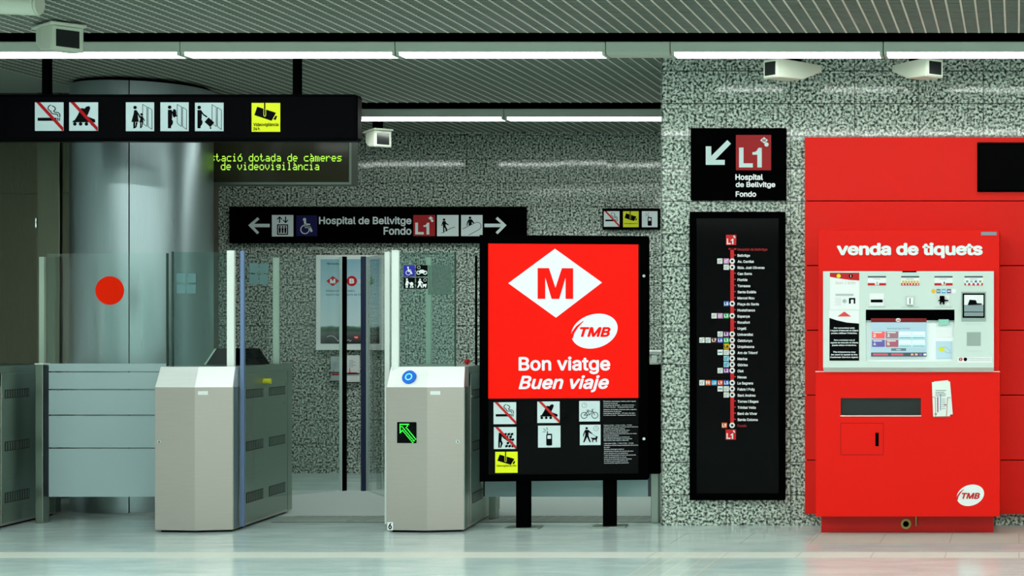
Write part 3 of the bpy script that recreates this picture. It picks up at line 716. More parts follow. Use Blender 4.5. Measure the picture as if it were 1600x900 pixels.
# sticker sheet on the glass wing of gate 6
Fw = Face(629, 0, 10.1/2560)
class WingFace(Face):
    def q(s, px, py): return (.062 + (px - 629) * s.s * .98, WZ(py, 10.06))
wf = WingFace(629, 0, 10.06/2560, .13)
for bxp, nm, M in (((634.5, 415.5, 651.5, 433), 'wheel', IC_BLUE), ((653.5, 415.5, 671, 433), 'moto', IC_NEG), ((634.5, 435, 651.5, 452), 'pram', IC_NEG), ((653.5, 435, 671, 452), 'walk', IC_NEG)):
    icon(wf, bxp, nm, g2, M, .001)
sh = MB(); wf.rect(sh, 671.5, 415.5, 707, 461, 0, .0008); sh.build('print_sheet', frosted('grey_film', (120, 140, 130), .55), g2)

# ------------------------------------------------------------------ wide glass swing gates
def swing_gate(label, dP, post_px, leaf_px, flip, extra_post=None):
    xs0 = WX(post_px[0], dP); xs1 = WX(post_px[1], dP)
    r = thing('swing_gate', label, 'glass gate', ((xs0+xs1)/2, dP, 0), 0, 'wide glass swing gates')
    h = (xs1 - xs0) / 2
    MB().box(-h, h, -.02, .05, 0, 1.0).build('post', M_STEEL_SIDE, r, .003)
    MB().box(-h-.002, h+.002, -.022, .052, 1.0, 1.008).build('post_cap', M_WHITE_PAINT, r)
    ox = (xs0+xs1)/2
    x0, x1 = WX(leaf_px[0], dP) - ox, WX(leaf_px[1], dP) - ox
    lf = MB().box(x0, x1, -.006, .006, .166, 1.70).build('gate_leaf', M_GLASS, r)
    # hinge stile between post and leaf
    if flip: hx0, hx1 = x1, -h
    else: hx0, hx1 = h, x0
    MB().box(min(hx0, hx1), max(hx0, hx1) + .012, -.012, .02, .166, .995).build('hinge_stile', mat('stile_dark', (60, 66, 70), .3, .8), r, .002)
    f = Face(0, 0, dP/2560)
    for (a, b) in ((568, 580), (582, 607.6), (609.6, 647.6), (649.6, 699), (701, 776)):
        MB().box(x0 + .004, x1 - .003, -.0085, -.006, WZ(b, dP), WZ(a, dP)).build('frosted_band', M_FROST, lf)
    ed = MB(); xe = x0 if flip else x1; ed.box(xe-.004, xe+.004, -.008, .008, .166, 1.702); ed.build('leaf_edge', MATS['glass_edge'] if not flip else M_BLACK_MATT, lf)
    if extra_post:
        a, b, dd = extra_post
        MB().box(WX(a, dd) - ox, WX(b, dd) - ox, dd - dP - .02, dd - dP + .04, 0, 1.0).build('post', M_STEEL_SIDE, r, .003)
    return r, lf, ox
sgl, lfl, oxl = swing_gate('wide glass swing gate with a round red dot', 10.34, (58, 70), (74.5, 261.5), False)
MB().cyl((WX(172.5, 10.34) - oxl, -.006, WZ(454, 10.34)), (WX(172.5, 10.34) - oxl, -.009, WZ(454, 10.34)), 22.3*10.34/2560, 40).build('red_dot', mat('dot_red', (240, 34, 2), .4, spec=.05), lfl)
sgr, lfr, oxr = swing_gate('wide glass swing gate behind the red information totem', 10.36, (1018, 1030), (757, 1013), True, (765, 777, 10.52))

MB().box(-.034, .03, -.024, .056, .31, 1.0).build('post_dark_reflection', M_BLACK, sgr, .002)  # black box stands in for the totem's dark reflection on the steel post
# ------------------------------------------------------------------ information totem
dT = 10.1; sT = dT/2560 * 1.006
tt_ = thing('information_totem', 'lit red and black information totem on two black legs', 'sign', (WX(884, dT), dT, 0), math.radians(7.0))
fz = WZ(750, dT) / sT   # pixels of clearance under the cabinet
Ft = Face(884, 750 + fz, sT, -.055)
cab = MB(); Ft.rect(cab, 757, 371, 1010, 750, -.12, -.012); cab.build('cabinet', M_BLACK, tt_, .006)
fr = MB(); Ft.rect(fr, 757, 371, 1010, 384, -.012, 0); Ft.rect(fr, 757, 740, 1010, 750, -.012, 0); Ft.rect(fr, 757, 384, 769.5, 740, -.012, 0); Ft.rect(fr, 996, 384, 1010, 740, -.012, 0)
fro = fr.build('frame', M_BLACK, tt_)
for yy in (433, 686):
    x, z = Ft.q(1004.5, yy); MB().cyl((x, Ft.y - .004, z), (x, Ft.y + .002, z), .009, 14).build('frame_lock', M_CHROME, fro)
rp = MB(); Ft.rect(rp, 769.5, 384, 996, 622.5, -.012, -.009); rp = rp.build('red_panel', M_LIT_RED, tt_)
bp = MB(); Ft.rect(bp, 769.5, 622.5, 996, 740, -.012, -.009); bp = bp.build('rules_panel', M_BLACK_GLOSS, tt_)
Fi = Face(884, 750 + fz, sT, -.055 + .009)
dmd = MB(); Fi.poly(dmd, [(869.5, 391.5), (940.5, 443.5), (871, 498), (799.5, 445)], 0, .002); dmd = dmd.build('diamond_logo', M_LIT_LOGO, rp)
mb = MB(); Fi.poly(mb, [(843.5, 421.5), (860.5, 421.5), (870.3, 452), (880, 421.5), (897, 421.5), (897, 469), (885.5, 469), (885.5, 436), (876, 469), (864.5, 469), (855, 436), (855, 469), (843.5, 469)], .002, .0034); mb.build('logo_letter', M_LIT_RED, rp)
oval_logo(Fi, (890, 490.5, 964, 547), rp, (M_LIT_LOGO, M_LIT_RED))
Fi.text(MB(), 'Bon viatge', 815, 558, 953, 585.5, bold=.022, t=.002).build('greeting', M_LIT_LOGO, rp)
Fi.text(MB(), 'Buen viaje', 815, 587, 951, 613.5, bold=.022, shear=.25, t=.002).build('greeting', M_LIT_LOGO, rp)
for b_, n_, M in (((777.5, 628.3, 811.3, 662), 'smoke', IC_LIT), ((843, 627.4, 876.6, 660.6), 'skate', IC_LIT), ((906, 627, 937.2, 658.6), 'bike', IC_LIT),
                  ((778, 666.4, 811.6, 700.2), 'cart', IC_LIT), ((844, 664.7, 877.8, 698.5), 'phone', IC_LIT), ((907, 663.8, 938.4, 695.3), 'dog', IC_LIT),
                  ((780, 704.5, 813.5, 737), 'cctv', IC_LITY)):
    p = icon(Fi, b_, n_, bp, M, .002)
    if n_ == 'cctv': Fi.text(MB(), 'Videovigilància 24h', 782, 724.5, 811.5, 728, t=.0032, bold=.01).build('caption', M_PRINTBLACK, p)
rules = MB()
blk1 = 'Dissabtes, diumenges, festius, juliol i agost:\ndurant tot el servei\nLaborables de 05.00h - 07.00h i 09.30h -\n17.00h i 20.30h - finalització del servei'
blk2 = 'Sábados, domingos, festivos, julio y agosto:\ndurante todo el servicio\nLaborables de 05.00h - 07.00h i 09.30h -\n17.00h i 20.30h - finalización del servicio'
blk3 = 'Feiners: 5.00h - 7.00h / 9.30h - 17.00h\ni des de les 20.30h fins a la fi del servei del metro\nDissabtes, diumenges i festius:\ndurant tot l\'horari del servei del metro\nDe l\'11 de juny a l\'11 de setembre:\nTots els dies durant l\'horari del servei del metro\nEl transport pot limitar\nl\'entrada dels gossos en moments de\ngran afluència de viatgers i per seguretat\ndels usuaris dels vagons i estacions'
blk4 = 'Laborables: 5.00h - 7.00h / 9.30h - 17.00h\ny desde las 20.30h hasta la finalización del servicio\nde metro\nSábados, domingos y festivos:\ndurante todo el horario del servicio de metro\nDel 11 de junio al 11 de septiembre:\nTodos los días durante el horario del servicio de\nmetro. Se puede limitar la entrada\nde perros en momentos de gran afluencia\nde viajeros y por la seguridad de los\nusuarios de los vagones y estaciones'
Fi.text(rules, blk1, 942.7, 626.8, 992, 637.5, bold=.012, t=.001); Fi.text(rules, blk2, 942.7, 639.5, 993, 650, bold=.012, t=.001)
Fi.text(rules, blk3, 943, 664, 995.5, 689.5, bold=.012, t=.001); Fi.text(rules, blk4, 943.5, 692, 995.5, 724.5, bold=.012, t=.001)
rules.build('rules_text', mat('rules_white', (190, 198, 200), .5, emit=.25), bp)
for a, b in ((810, 831), (941, 961)):
    lg = MB(); Ft.rect(lg, a, 748, b, 750 + fz, -.085, -.03); lo = lg.build('leg', M_BLACK, tt_, .002)
    x0, _ = Ft.q((a+b)/2 - 26, 0); x1, _ = Ft.q((a+b)/2 + 26, 0)
    MB().box(x0, x1, Ft.y - .02, Ft.y + .14, 0, .008).build('foot_plate', M_STEEL_SIDE, lo, .002)

# ------------------------------------------------------------------ sign helper
def flat_sign(name, label, cat, d, box, thick, m, parent=None, bevel=.003, group=None):
    x0, y0, x1, y1 = box; s = d/2560
    r = thing(name, label, cat, (WX((x0+x1)/2, d), d, WZ(y1, d)), 0, group)
    f = Face((x0+x1)/2, y1, s, 0.0)
    b = MB(); f.rect(b, x0, y0, x1, y1, -thick, 0); b.build('board', m, r, bevel)
    return r, f

# hanging light-box sign
dH = 9.9
hs, fh = flat_sign('hanging_sign', 'long black overhead sign with six pictograms hanging over the gates', 'sign', dH, (-160, 146.5, 557, 220.5), .1, M_SIGNBLACK, bevel=.02)
for a in (66, 459):
    x, z = fh.q(a, 146.5); MB().box(x-.02, x+.02, .03, .07, z-.005, Z_C + .06 - hs.location.z).build('hanger', M_BLACK_MATT, hs)
for b_, n_, M in (((55, 160, 99.5, 204.5), 'smoke', IC_HANG), ((108.5, 160, 153.5, 204.5), 'skate', IC_HANG), ((197, 160, 241, 205), 'child', IC_HANG),
                  ((251, 160, 295, 205), 'backpack', IC_HANG), ((305, 160.5, 349.5, 205), 'suitcase', IC_HANG), ((393.5, 161, 438, 206), 'cctv', IC_HANGY)):
    p = icon(fh, b_, n_, hs, M, .003)
    if n_ == 'cctv':
        fh.text(MB(), 'Videovigilància', 396.5, 192, 435.5, 198.5, bold=.012, t=.0045).build('caption', M_PRINTBLACK, p)
        fh.text(MB(), '24 h', 396.5, 199, 406, 203.5, bold=.015, t=.0045).build('caption', M_PRINTBLACK, p)

# LED display
dL = 11.85
ld, fL = flat_sign('led_display', 'dark message display with green dot letters beside the column', 'display', dL, (322, 176, 549, 289), .12, mat('display_case', (70, 76, 70), .4, .6))
s_ = MB(); fL.rect(s_, 325, 180, 544.5, 284, 0, .002); scr = s_.build('screen', M_SCREENGLASS, ld)
e_ = MB(); fL.rect(e_, 322, 284.8, 549, 288.5, 0, .006); fL.rect(e_, 546, 180, 549, 284.8, 0, .006); e_.build('rim', mat('display_rim', (150, 160, 150), .35, .7), ld)
for a in (360, 520):
    x, z = fL.q(a, 176); MB().box(x-.02, x+.02, .03, .07, z-.005, Z_C + .06 - ld.location.z).build('hanger', M_BLACK_MATT, ld)
DOT = {'t': '0100011100010000100001000010010011 0', 'a': '00000000000111000001011111000101111', 'c': '00000000000111110000100001000001111',
 'i': '00100000000110000100001000010001110', 'ó': '00010001000111010001100011000101110', 'o': '00000000000111010001100011000101110', 'd': '00001000010111110001100011000101111',
 'e': '00000000000111010001111111000001110', 'à': '01000001000111000001011111000101111', 'm': '00000000001101010101101011010110101', 'r': '00000000001011011001100001000010000',
 's': '00000000000111110000011100000111110', 'v': '00000000001000110001100010101000100', 'g': '00000000000111110001011110000101110', 'l': '01100001000010000100001000010001110', 'n': '00000000001011011001100011000110001', ' ': '0'*35}
DOT['t'] = '01000010001110001000010000100100110'
led = MB()
def led_line(txt, xs, y0, y1, pitch):
    for k, ch in enumerate(txt):
        if ch == ' ': continue
        bits = DOT[ch]
        for r_ in range(7):
            for c_ in range(5):
                if bits[r_*5 + c_] == '1':
                    x = xs + k*pitch + c_*pitch*.165; y = y0 + (y1-y0)*r_/6
                    fL.rect(led, x-.62, y-.75, x+.62, y+.75, .002, .003)
led_line('stació dotada de càmeres', 329.3, 241, 251.5, 8.62)
led_line('de videovigilància', 346, 254.5, 265, 8.62)
led.build('led_text', M_LED, scr)

# direction sign on the far wall
dD = 13.93
ds, fD = flat_sign('direction_sign', 'long black direction sign with arrows at both ends on the far granite wall', 'sign', dD, (358, 323, 820, 379.5), .06, M_BLACK)
def L1_badge(f, box, parent, m1, m2):
    x0, y0, x1, y1 = box; W = x1-x0; Hh = y1-y0
    p = MB(); f.rect(p, x0, y0, x1, y1, 0, .003); p = p.build('line_badge', m1, parent)
    nb_ = MB(); g_ = lambda pts: f.poly(nb_, [(x0+a*W, y0+b*Hh) for a, b in pts], .003, .0045)
    g_([(.09, .36), (.215, .36), (.215, .805), (.48, .805), (.48, .92), (.09, .92)])
    g_([(.47, .49), (.47, .56), (.61, .56), (.61, .92), (.735, .92), (.735, .365), (.64, .365), (.6, .44), (.55, .48)])
    nb_.build('line_number', m2, p)
    lg = MB(); f.poly(lg, [(x0+.8*W, y0+.06*Hh), (x0+.91*W, y0+.15*Hh), (x0+.8*W, y0+.24*Hh), (x0+.69*W, y0+.15*Hh)], .003, .0045)
    f.disc(lg, x0+.87*W, y0+.27*Hh, .06*W, .003, .0045); lo = lg.build('badge_logo', m2, p)
    if W > 40: f.text(MB(), 'M', x0+.755*W, y0+.115*Hh, x0+.845*W, y0+.19*Hh, bold=.03, t=.0055).build('badge_letter', m1, p)
    return p
aw = MB(); fD.poly(aw, [(388, 352), (402.5, 339.5), (405.5, 342.5), (397, 349.7), (421.5, 349.7), (421.5, 355), (397, 355), (405, 363), (402, 366)], 0, .002); aw.build('arrow', M_DIMWHITE, ds)
aw = MB(); fD.poly(aw, [(757, 349.5), (783, 349.5), (774.5, 342), (777.5, 338.8), (791.5, 352), (777.5, 366), (774.5, 363), (782.5, 355), (757, 355)], 0, .002); aw.build('arrow', M_DIMWHITE, ds)
icon(fD, (425, 336, 458.5, 369.5), 'lift', ds, IC_DIM, .002); icon(fD, (463, 336.5, 495.5, 369), 'wheel', ds, IC_NAVY, .002)
fD.text(MB(), 'Hospital de Bellvitge', 498.5, 338.5, 643, 353.5, bold=.02, t=.002).build('lettering', M_DIMWHITE, ds)
fD.text(MB(), 'Fondo', 599.5, 354.5, 643, 367, bold=.02, t=.002).build('lettering', M_DIMWHITE, ds)
L1_badge(fD, (646, 336, 680, 369), ds, mat('badge_red_dim', (160, 16, 20), .5), M_DIMWHITE)
icon(fD, (683, 336, 716.5, 369), 'stairs', ds, IC_DIM, .002); icon(fD, (720.5, 336, 754, 369), 'escalator', ds, IC_DIM, .002)
# small rules sign beside the granite corner
rs, fR = flat_sign('notice_sign', 'small black sign with three pictograms beside the granite corner', 'sign', dD, (941, 325.5, 1030, 358.5), .04, M_BLACK)
icon(fR, (943.5, 330, 968, 354.3), 'smoke', rs, IC_DIM, .002)
p = icon(fR, (973.5, 330, 998, 355), 'cctv', rs, IC_DIMY, .002); fR.text(MB(), 'Videovigilància 24 h', 975.5, 348.5, 996, 350.5, bold=.02, t=.0032).build('caption', M_PRINTBLACK, p)
icon(fR, (1003, 330, 1027.5, 355), 'phone', rs, IC_DIM, .002)
# poster on the far wall
po, fP = flat_sign('poster_frame', 'white framed blue advertising poster on the far granite wall', 'poster', dD, (493.5, 398.5, 606.5, 547), .05, mat('poster_frame_white', (238, 246, 242), .4))
pm = mat('poster_print', (150, 196, 212), .25); t = NT(pm); tc = t.n('ShaderNodeTexCoord'); sx = t.n('ShaderNodeSeparateXYZ'); t.l(tc.outputs['Object'], sx.inputs[0])
z0_ = (547-537)*dD/2560; z1_ = (547-405)*dD/2560
zz = t.math('DIVIDE', t.math('SUBTRACT', sx.outputs[2], z0_), z1_ - z0_)
no = t.n('ShaderNodeTexNoise'); no.inputs['Scale'].default_value = 14; no.inputs['Detail'].default_value = 4; t.l(tc.outputs['Object'], no.inputs['Vector'])
zz = t.math('ADD', zz, t.math('MULTIPLY', t.math('SUBTRACT', no.outputs['Fac'], .5), .06))
t.l(t.ramp(zz, [(0.0, lin((44, 46, 52))), (.13, lin((104, 112, 110))), (.165, lin((70, 100, 84))), (.195, lin((92, 128, 112))), (.215, lin((214, 238, 240))), (.55, lin((192, 226, 234))), (1, lin((150, 194, 210)))]), t.b.inputs['Base Color'])
pp = MB(); fP.rect(pp, 501, 405, 593, 537, 0, .002); pp = pp.build('print', pm, po)
q_ = lambda x, y: (480 + x*.1889, 390 + y*.1889)
d_ = MB(); fP.poly(d_, [q_(213, 218), q_(266, 260), q_(213, 303), q_(160, 260)], .002, .003); d_ = d_.build('diamond_logo', M_PRINTRED, pp)
fP.text(MB(), 'M', *q_(190, 242), *q_(235, 281), bold=.05, t=.004).build('logo_letter', M_WHITE, pp)
d_ = MB(); x, y = q_(370, 260); fP.disc(d_, x, y, 8, .002, .003, 0, 28); d_.build('round_logo', M_PRINTRED, pp)
fP.text(MB(), 'B', *q_(350, 239), *q_(391, 282), bold=.05, t=.004).build('logo_letter', M_WHITE, pp)
fP.text(MB(), '=', *q_(425, 250), *q_(455, 274), t=.003).build('lettering', M_WHITE, pp)
d_ = MB(); x, y = q_(508, 262); fP.disc(d_, x, y, 8, .002, .003, 0, 28); d_.build('green_globe', mat('globe_green', (70, 150, 90), .5), pp)
fP.text(MB(), 'Viatjant en bus i metro\nreduïm les emissions de CO2', *q_(155, 332), *q_(468, 380), t=.003).build('lettering', M_PRINTBLACK, pp)
fP.text(MB(), 'TMB Sostenible', *q_(160, 110), *q_(264, 124), bold=.02, t=.003).build('lettering', M_PRINTBLACK, pp)
d_ = MB(); x, y = q_(405, 726); fP.disc(d_, x, y, 4.4, .002, .003, 0, 24, 3.6); d_.build('oval_logo', M_PRINTRED, pp)
fP.text(MB(), 'TMB', x-2.8, y-1.4, x+2.8, y+1.4, bold=.04, t=.004).build('logo_letters', M_WHITE, pp)
d_ = MB(); fP.line(d_, [q_(165, 722), q_(190, 712), q_(220, 718), q_(245, 740), q_(255, 760), q_(270, 742), q_(300, 745), q_(318, 760)], .7, .002, .003)
fP.line(d_, [q_(325, 752), q_(345, 745), q_(355, 760), q_(368, 748)], .6, .002, .003); d_.build('drawn_curve', M_WHITE, pp)
# leaflets under the poster
for bx_, lb, mm, md in (((516.5, 557, 534, 595), 'grey folded leaflet stack under the poster, left one', (176, 190, 190), 'Guia'), ((542, 555, 561, 597), 'white leaflet stack under the poster, right one', (224, 230, 228), 'Metro')):
    lf_, ff = flat_sign('leaflet_stack', lb, 'leaflet', dD + .03, bx_, .02, mat('paper_%d' % mm[0], mm, .7), bevel=.001, group='leaflets under the poster')
    pr = MB(); x0, y0, x1, y1 = bx_
    for k in range(5): ff.rect(pr, x0+3, y0+8+k*2.4, x0+10+(k % 2)*4, y0+8.8+k*2.4, 0, .001)
    pr.build('print', M_GREYPRINT, lf_)
    pr = MB(); ff.rect(pr, x0+2, y0+27, x1-3, y0+29.5, 0, .001); ff.rect(pr, x0+4, y0+20, x0+5, y0+30, 0, .001); pr.build('route_line', M_PRINTRED, lf_)
    hd_ = MB(); ff.rect(hd_, x0-1, y1-14, x1+1, y1-12.6, 0, .012); ff.rect(hd_, x0-1, y1, x1+1, y1+1.2, -.025, .012); hd_.build('wire_holder', M_CHROME, lf_)
sn, fs_ = flat_sign('sensor_plate', 'tiny grey plate on the far wall above the poster', 'plate', 13.97, (487, 385, 498.5, 390.5), .03, mat('grey_plastic', (160, 168, 160), .5))
d_ = MB(); fs_.rect(d_, 489, 386.5, 496.5, 389, 0, .003); d_.build('plate_window', M_GREYPRINT, sn)

# handrail by the corner
hr = thing('handrail', 'double steel handrail tubes near the granite corner', 'handrail', (WX(1000, 12.8), 12.8, 0))
for y0, r_ in ((550, .017), (588, .015), (596, .008)):
    MB().cyl((WX(985, 12.8) - hr.location.x, 0, WZ(y0, 12.8)), (WX(1036, 12.4) - hr.location.x + .1, -.0, WZ(y0, 12.8)), r_, 14).build('rail_tube', mat('rail_steel', (214, 220, 218), .4, .5), hr)
MB().cyl((0, 0, 0), (0, 0, WZ(550, 12.8)), .02, 14).build('rail_post', M_STEEL, hr)
x0 = WX(1020, 12.8) - hr.location.x; MB().cyl((x0 - .01, -.02, WZ(585, 12.8)), (x0 + .02, -.02, WZ(556, 12.8)), .022, 12).build('end_bracket', M_WHITE_PAINT, hr)

# floor grate behind the gates
gt = MB(); gt.box(-4.72, XR, 10.36, 10.70, .0005, .003, 0)
yy = 10.37
k = 0
while yy < 10.69:
    gt.box(-4.72, XR, yy, yy + .012, .003, .006, 1); yy += .026
x = -4.7
while x < XR - .02: gt.box(x, x + .008, 10.365, 10.695, .003, .007, 1); x += .09
g_ = gt.build('floor_grate', [mat('grate_dark', (92, 104, 98), .7), mat('grate_bar', (156, 168, 160), .5)])
tag(g_, 'long ridged metal grate set in the floor behind the gates', 'floor grate')

# ------------------------------------------------------------------ wall signs on the right granite wall
dW = 10.17
ws, fW = flat_sign('line_sign', 'black platform sign with diagonal arrow and red square above the line map', 'sign', dW, (1079, 200, 1228, 313), .03, M_BLACK)
a_ = lambda x, y: (1040 + x*.18884, 180 + y*.18889)
aw = MB(); fW.poly(aw, [a_(333, 258), a_(378, 258), a_(378, 338), a_(511, 206), a_(541, 236), a_(410, 370), a_(490, 370), a_(490, 411), a_(333, 411)], 0, .003); aw.build('arrow', mat('sign_white', (196, 216, 216), .5), ws)
L1_badge(fW, (1150, 211, 1205, 266), ws, mat('badge_red', (150, 8, 12), .45), MATS['sign_white'])
for tx, bb in (('Hospital', (578, 487, 806, 548)), ('de Bellvitge', (580, 551, 908, 607)), ('Fondo', (580, 630, 750, 676))):
    fW.text(MB(), tx, *a_(bb[0], bb[1]), *a_(bb[2], bb[3]), bold=.026, t=.002).build('lettering', M_WHITE, ws)
# line map
lm, fM = flat_sign('line_map', 'tall black metro line map with one red line and station names', 'sign', dW, (1078, 331, 1226.5, 781.5), .03, M_BLACK)
mb = MB()
for r_ in ((1078, 331, 1226.5, 341), (1078, 771, 1226.5, 781.5), (1078, 341, 1088, 771), (1217, 341, 1226.5, 771)): fM.rect(mb, *r_, 0, .012)
mb.build('frame', M_BLACK, lm)
mb = MB(); fM.rect(mb, 1088, 341, 1217, 771, 0, .002); mp_ = mb.build('map_sheet', M_BLACK_GLOSS, lm)
ST = ['Hospital de Bellvitge', 'Bellvitge', 'Av. Carrilet', 'Rbla. Just Oliveras', 'Can Serra', 'Florida', 'Torrassa', 'Santa Eulàlia', 'Mercat Nou', 'Plaça de Sants', 'Hostafrancs', 'Espanya', 'Rocafort', 'Urgell', 'Universitat', 'Catalunya', 'Urquinaona', 'Arc de Triomf', 'Marina', 'Glòries', 'Clot', 'Navas', 'La Sagrera', 'Fabra i Puig', 'Sant Andreu', 'Torras i Bages', 'Trinitat Vella', 'Baró de Viver', 'Santa Coloma', 'Fondo']
M_LINE = mat('line_red', (200, 16, 24), .5)
fM2 = Face(fM.x0, fM.yb, fM.s, -.002)
ln = MB(); fM2.rect(ln, 1141.3, 388, 1147, 664, 0, .001); fM2.rect(ln, 1138.5, 387.8, 1150.5, 390.2, 0, .001)
for k in range(1, 29):
    if k not in (2, 3, 9, 11, 14, 15, 16, 17, 18, 19, 20, 22, 23, 24): yk = 389 + k*9.5; fM2.rect(ln, 1147, yk-.8, 1150, yk+.8, 0, .001)
ln.build('route_line', M_LINE, mp_)
names = MB(); ends = MB()
for k, s_ in enumerate(ST):
    yk = 389 + k*9.5
    vs, fs2 = text_mesh(s_, .03); ys = [v[1] for v in vs]; kk = 5.3/.73
    top = yk + 2.6 - kk*max(ys); wd = (max(v[0] for v in vs) - min(v[0] for v in vs)) * kk * .96
    fM2.text(ends if k in (0, 29) else names, s_, 1152.5, top, 1152.5 + wd, yk + 2.6 - kk*min(ys), bold=.03, t=.001)
names.build('station_names', mat('map_white', (225, 230, 230), .5), mp_); ends.build('terminus_names', mat('map_dimred', (150, 10, 16), .5), mp_)
for k in (2, 3, 9, 11, 14, 15, 16, 17, 18, 19, 20, 22, 23, 24, 29):
    yk = 389 + k*9.5; mb = MB(); fM2.disc(mb, 1144.2, yk, 4.3, 0, .002, 0, 20); dt = mb.build('station_marker', MATS['map_white'], mp_)
    mb = MB(); fM2.disc(mb, 1144.2, yk, 1.9, .002, .003, 0, 14); mb.build('marker_centre', M_PRINTBLACK, lm).name = 'marker_centre'
BC = dict(w=(225, 228, 222), p=(206, 140, 190), b=(20, 84, 170), g=(20, 160, 80), u=(120, 30, 130), d=(90, 20, 20), v=(70, 90, 180), y=(220, 180, 20), c=(150, 210, 220), o=(226, 96, 30), s=(20, 140, 200), r=(214, 66, 30))
BD = {2: [(1125, 'w', ''), (1135, 'p', '')], 3: [(1135, 'w', '')], 9: [(1135, 'b', 'L5')], 11: [(1116, 'w', ''), (1125.5, 'p', ''), (1135, 'g', 'L3')], 14: [(1125.5, 'w', ''), (1135, 'u', 'L2')],
 15: [(1097, 'w', ''), (1106.5, 'w', ''), (1116, 'd', 'L7'), (1125.5, 'v', 'L6'), (1135, 'g', 'L3')], 16: [(1135, 'y', 'L4')], 17: [(1125.5, 'w', '-'), (1135, 'w', '')], 18: [(1135, 'c', '')], 19: [(1135, 'c', '')],
 20: [(1125.5, 'w', ''), (1135, 'u', 'L2')], 22: [(1097, 'w', ''), (1106.5, 'o', 'R'), (1116, 's', 'L10'), (1125.5, 'r', 'L9'), (1135, 'b', 'L5')], 23: [(1125.5, 'w', '-'), (1135, 'w', '')], 24: [(1135, 'w', '')], 29: [(1132, 'o', 'L9')]}
for k, lst in BD.items():
    yk = 389 + k*9.5
    for x, cc, tx in lst:
        mb = MB(); fM2.rect(mb, x-4.1, yk-4.1, x+4.1, yk+4.1, 0, .002); o = mb.build('interchange_badge', mat('badge_'+cc, BC[cc], .5), mp_)
        if tx == '-': mb = MB(); fM2.rect(mb, x-3, yk-.9, x+3, yk+.9, .002, .003); mb.build('badge_mark', mat('mark_teal', (60, 140, 150), .5), lm)
        elif tx: fM2.text(MB(), tx, x-3.3, yk-2.5, x+3.3, yk+2.5, bold=.03, t=.003).build('badge_text', M_WHITE if cc != 'y' else M_PRINTBLACK, lm)
        elif cc in 'wpc': mb = MB(); fM2.ring(mb, x-.6, yk+.4, 1.8, .8, .002, .003, 0, 10); fM2.line(mb, [(x+1, yk-1.6), (x+2.8, yk-2.8)], .8, .002, .003); mb.build('badge_mark', M_GREYPRINT if cc == 'w' else (M_WHITE if cc == 'p' else M_BLUEPRINT), lm)
for bb in ((1134.5, 367, 1150.5, 383), (1134, 671, 1150, 687)): L1_badge(fM2, bb, lm, M_LINE, MATS['map_white'])

# ------------------------------------------------------------------ red cladding and black screen
cl = thing('wall_cladding', 'bright red panel cladding on the granite wall behind the ticket machine', 'wall cladding', (WX(1500, 10.15), 10.15, WZ(804, 10.15)))
fC = Face(1500, 804, 10.15/2560, 0)
ys = [213.5, 314, 415, 516, 617.5, 719, 804]
for a, b in zip(ys[:-1], ys[1:]):
    mb = MB(); fC.rect(mb, 1257.5, a + .7, 1960, b - .7, -.045, 0); mb.build('panel', M_RED_WALL, cl, .002)
mb = MB(); fC.rect(mb, 1260, 216, 1955, 800, -.05, -.01); mb.build('backing', M_BLACK_MATT, cl)
bs, fB = flat_sign('wall_screen', 'black flat screen on the red cladding, cut by the right edge', 'screen', 10.13, (1527, 222.5, 1680, 299.5), .02, M_BLACK_MATT)
mb = MB(); fB.rect(mb, 1530, 225.5, 1677, 296.5, 0, .002); mb.build('display_pane', mat('screen_dark', (2, 2, 2), .5, spec=.02), bs)

# ------------------------------------------------------------------ ticket machine
dV = 9.72; sV = dV/2560
vm = thing('ticket_machine', 'tall red ticket vending machine with grey control panel', 'ticket machine', (WX(1418, dV), dV, 0))
fV = Face(1418, 520 + H/sV, sV, 0.0)
back = 10.145 - dV
def vrect(x0, y0, x1, y1, t0, t1, name, m, parent=vm, bevel=0.0):
    mb = MB(); fV.rect(mb, x0, y0, x1, y1, t0, t1); return mb.build(name, m, parent, bevel)
ZB = 520 + H/sV
mb = MB(); k = 9.85/9.72
mb.box((1283-CX)/F*9.85 - WX(1418, dV), (1552-CX)/F*9.85 - WX(1418, dV), .13, back - .03, 0, WZ(805, dV)); plinth = mb.build('plinth', M_RED_DARK, vm, .002)
lx, lz = WX(1415.7, 9.85) - WX(1418, dV), WZ(818.5, 9.85)
po_ = MB().cyl((lx, .122, lz), (lx, .131, lz), .031, 24).build('base_lock', mat('brass', (150, 140, 80), .35, .8), plinth)
MB().cyl((lx, .119, lz), (lx, .1225, lz), .018, 18).build('lock_core', M_BLACK_MATT, vm)
MB().cyl((lx + .062, .11, lz - .01), (lx + .062, .11, lz + .045), .006, 10).build('release_pin', MATS['brass'], vm)
# lower cabinet as a shell with the tray opening left free
mb = MB()
for r_ in ((1274.5, 581, 1562, 622), (1274.5, 649, 1562, 807), (1274.5, 622, 1313.5, 649), (1439, 622, 1562, 649)): fV.rect(mb, *r_, -.02, 0)
fV.rect(mb, 1274.5, 581, 1562, 807, -back, -.15); fV.rect(mb, 1274.5, 581, 1310, 807, -.15, -.02); fV.rect(mb, 1442, 581, 1562, 807, -.15, -.02); fV.rect(mb, 1310, 581, 1442, 619, -.15, -.02); fV.rect(mb, 1310, 652, 1442, 807, -.15, -.02)
lower = mb.build('lower_cabinet', M_RED, vm)
vrect(1313.5, 622, 1439, 649, -.03, -.022, 'tray_flap', mat('tray_dark', (40, 44, 42), .15), vm)
vrect(1313, 649, 1439.5, 650.5, -.02, .004, 'tray_sill', M_WHITE_PAINT, vm)
vrect(1274, 580, 1562.5, 581.2, -.03, .003, 'seam_strip', M_WHITE_PAINT, vm)
hd = MB()
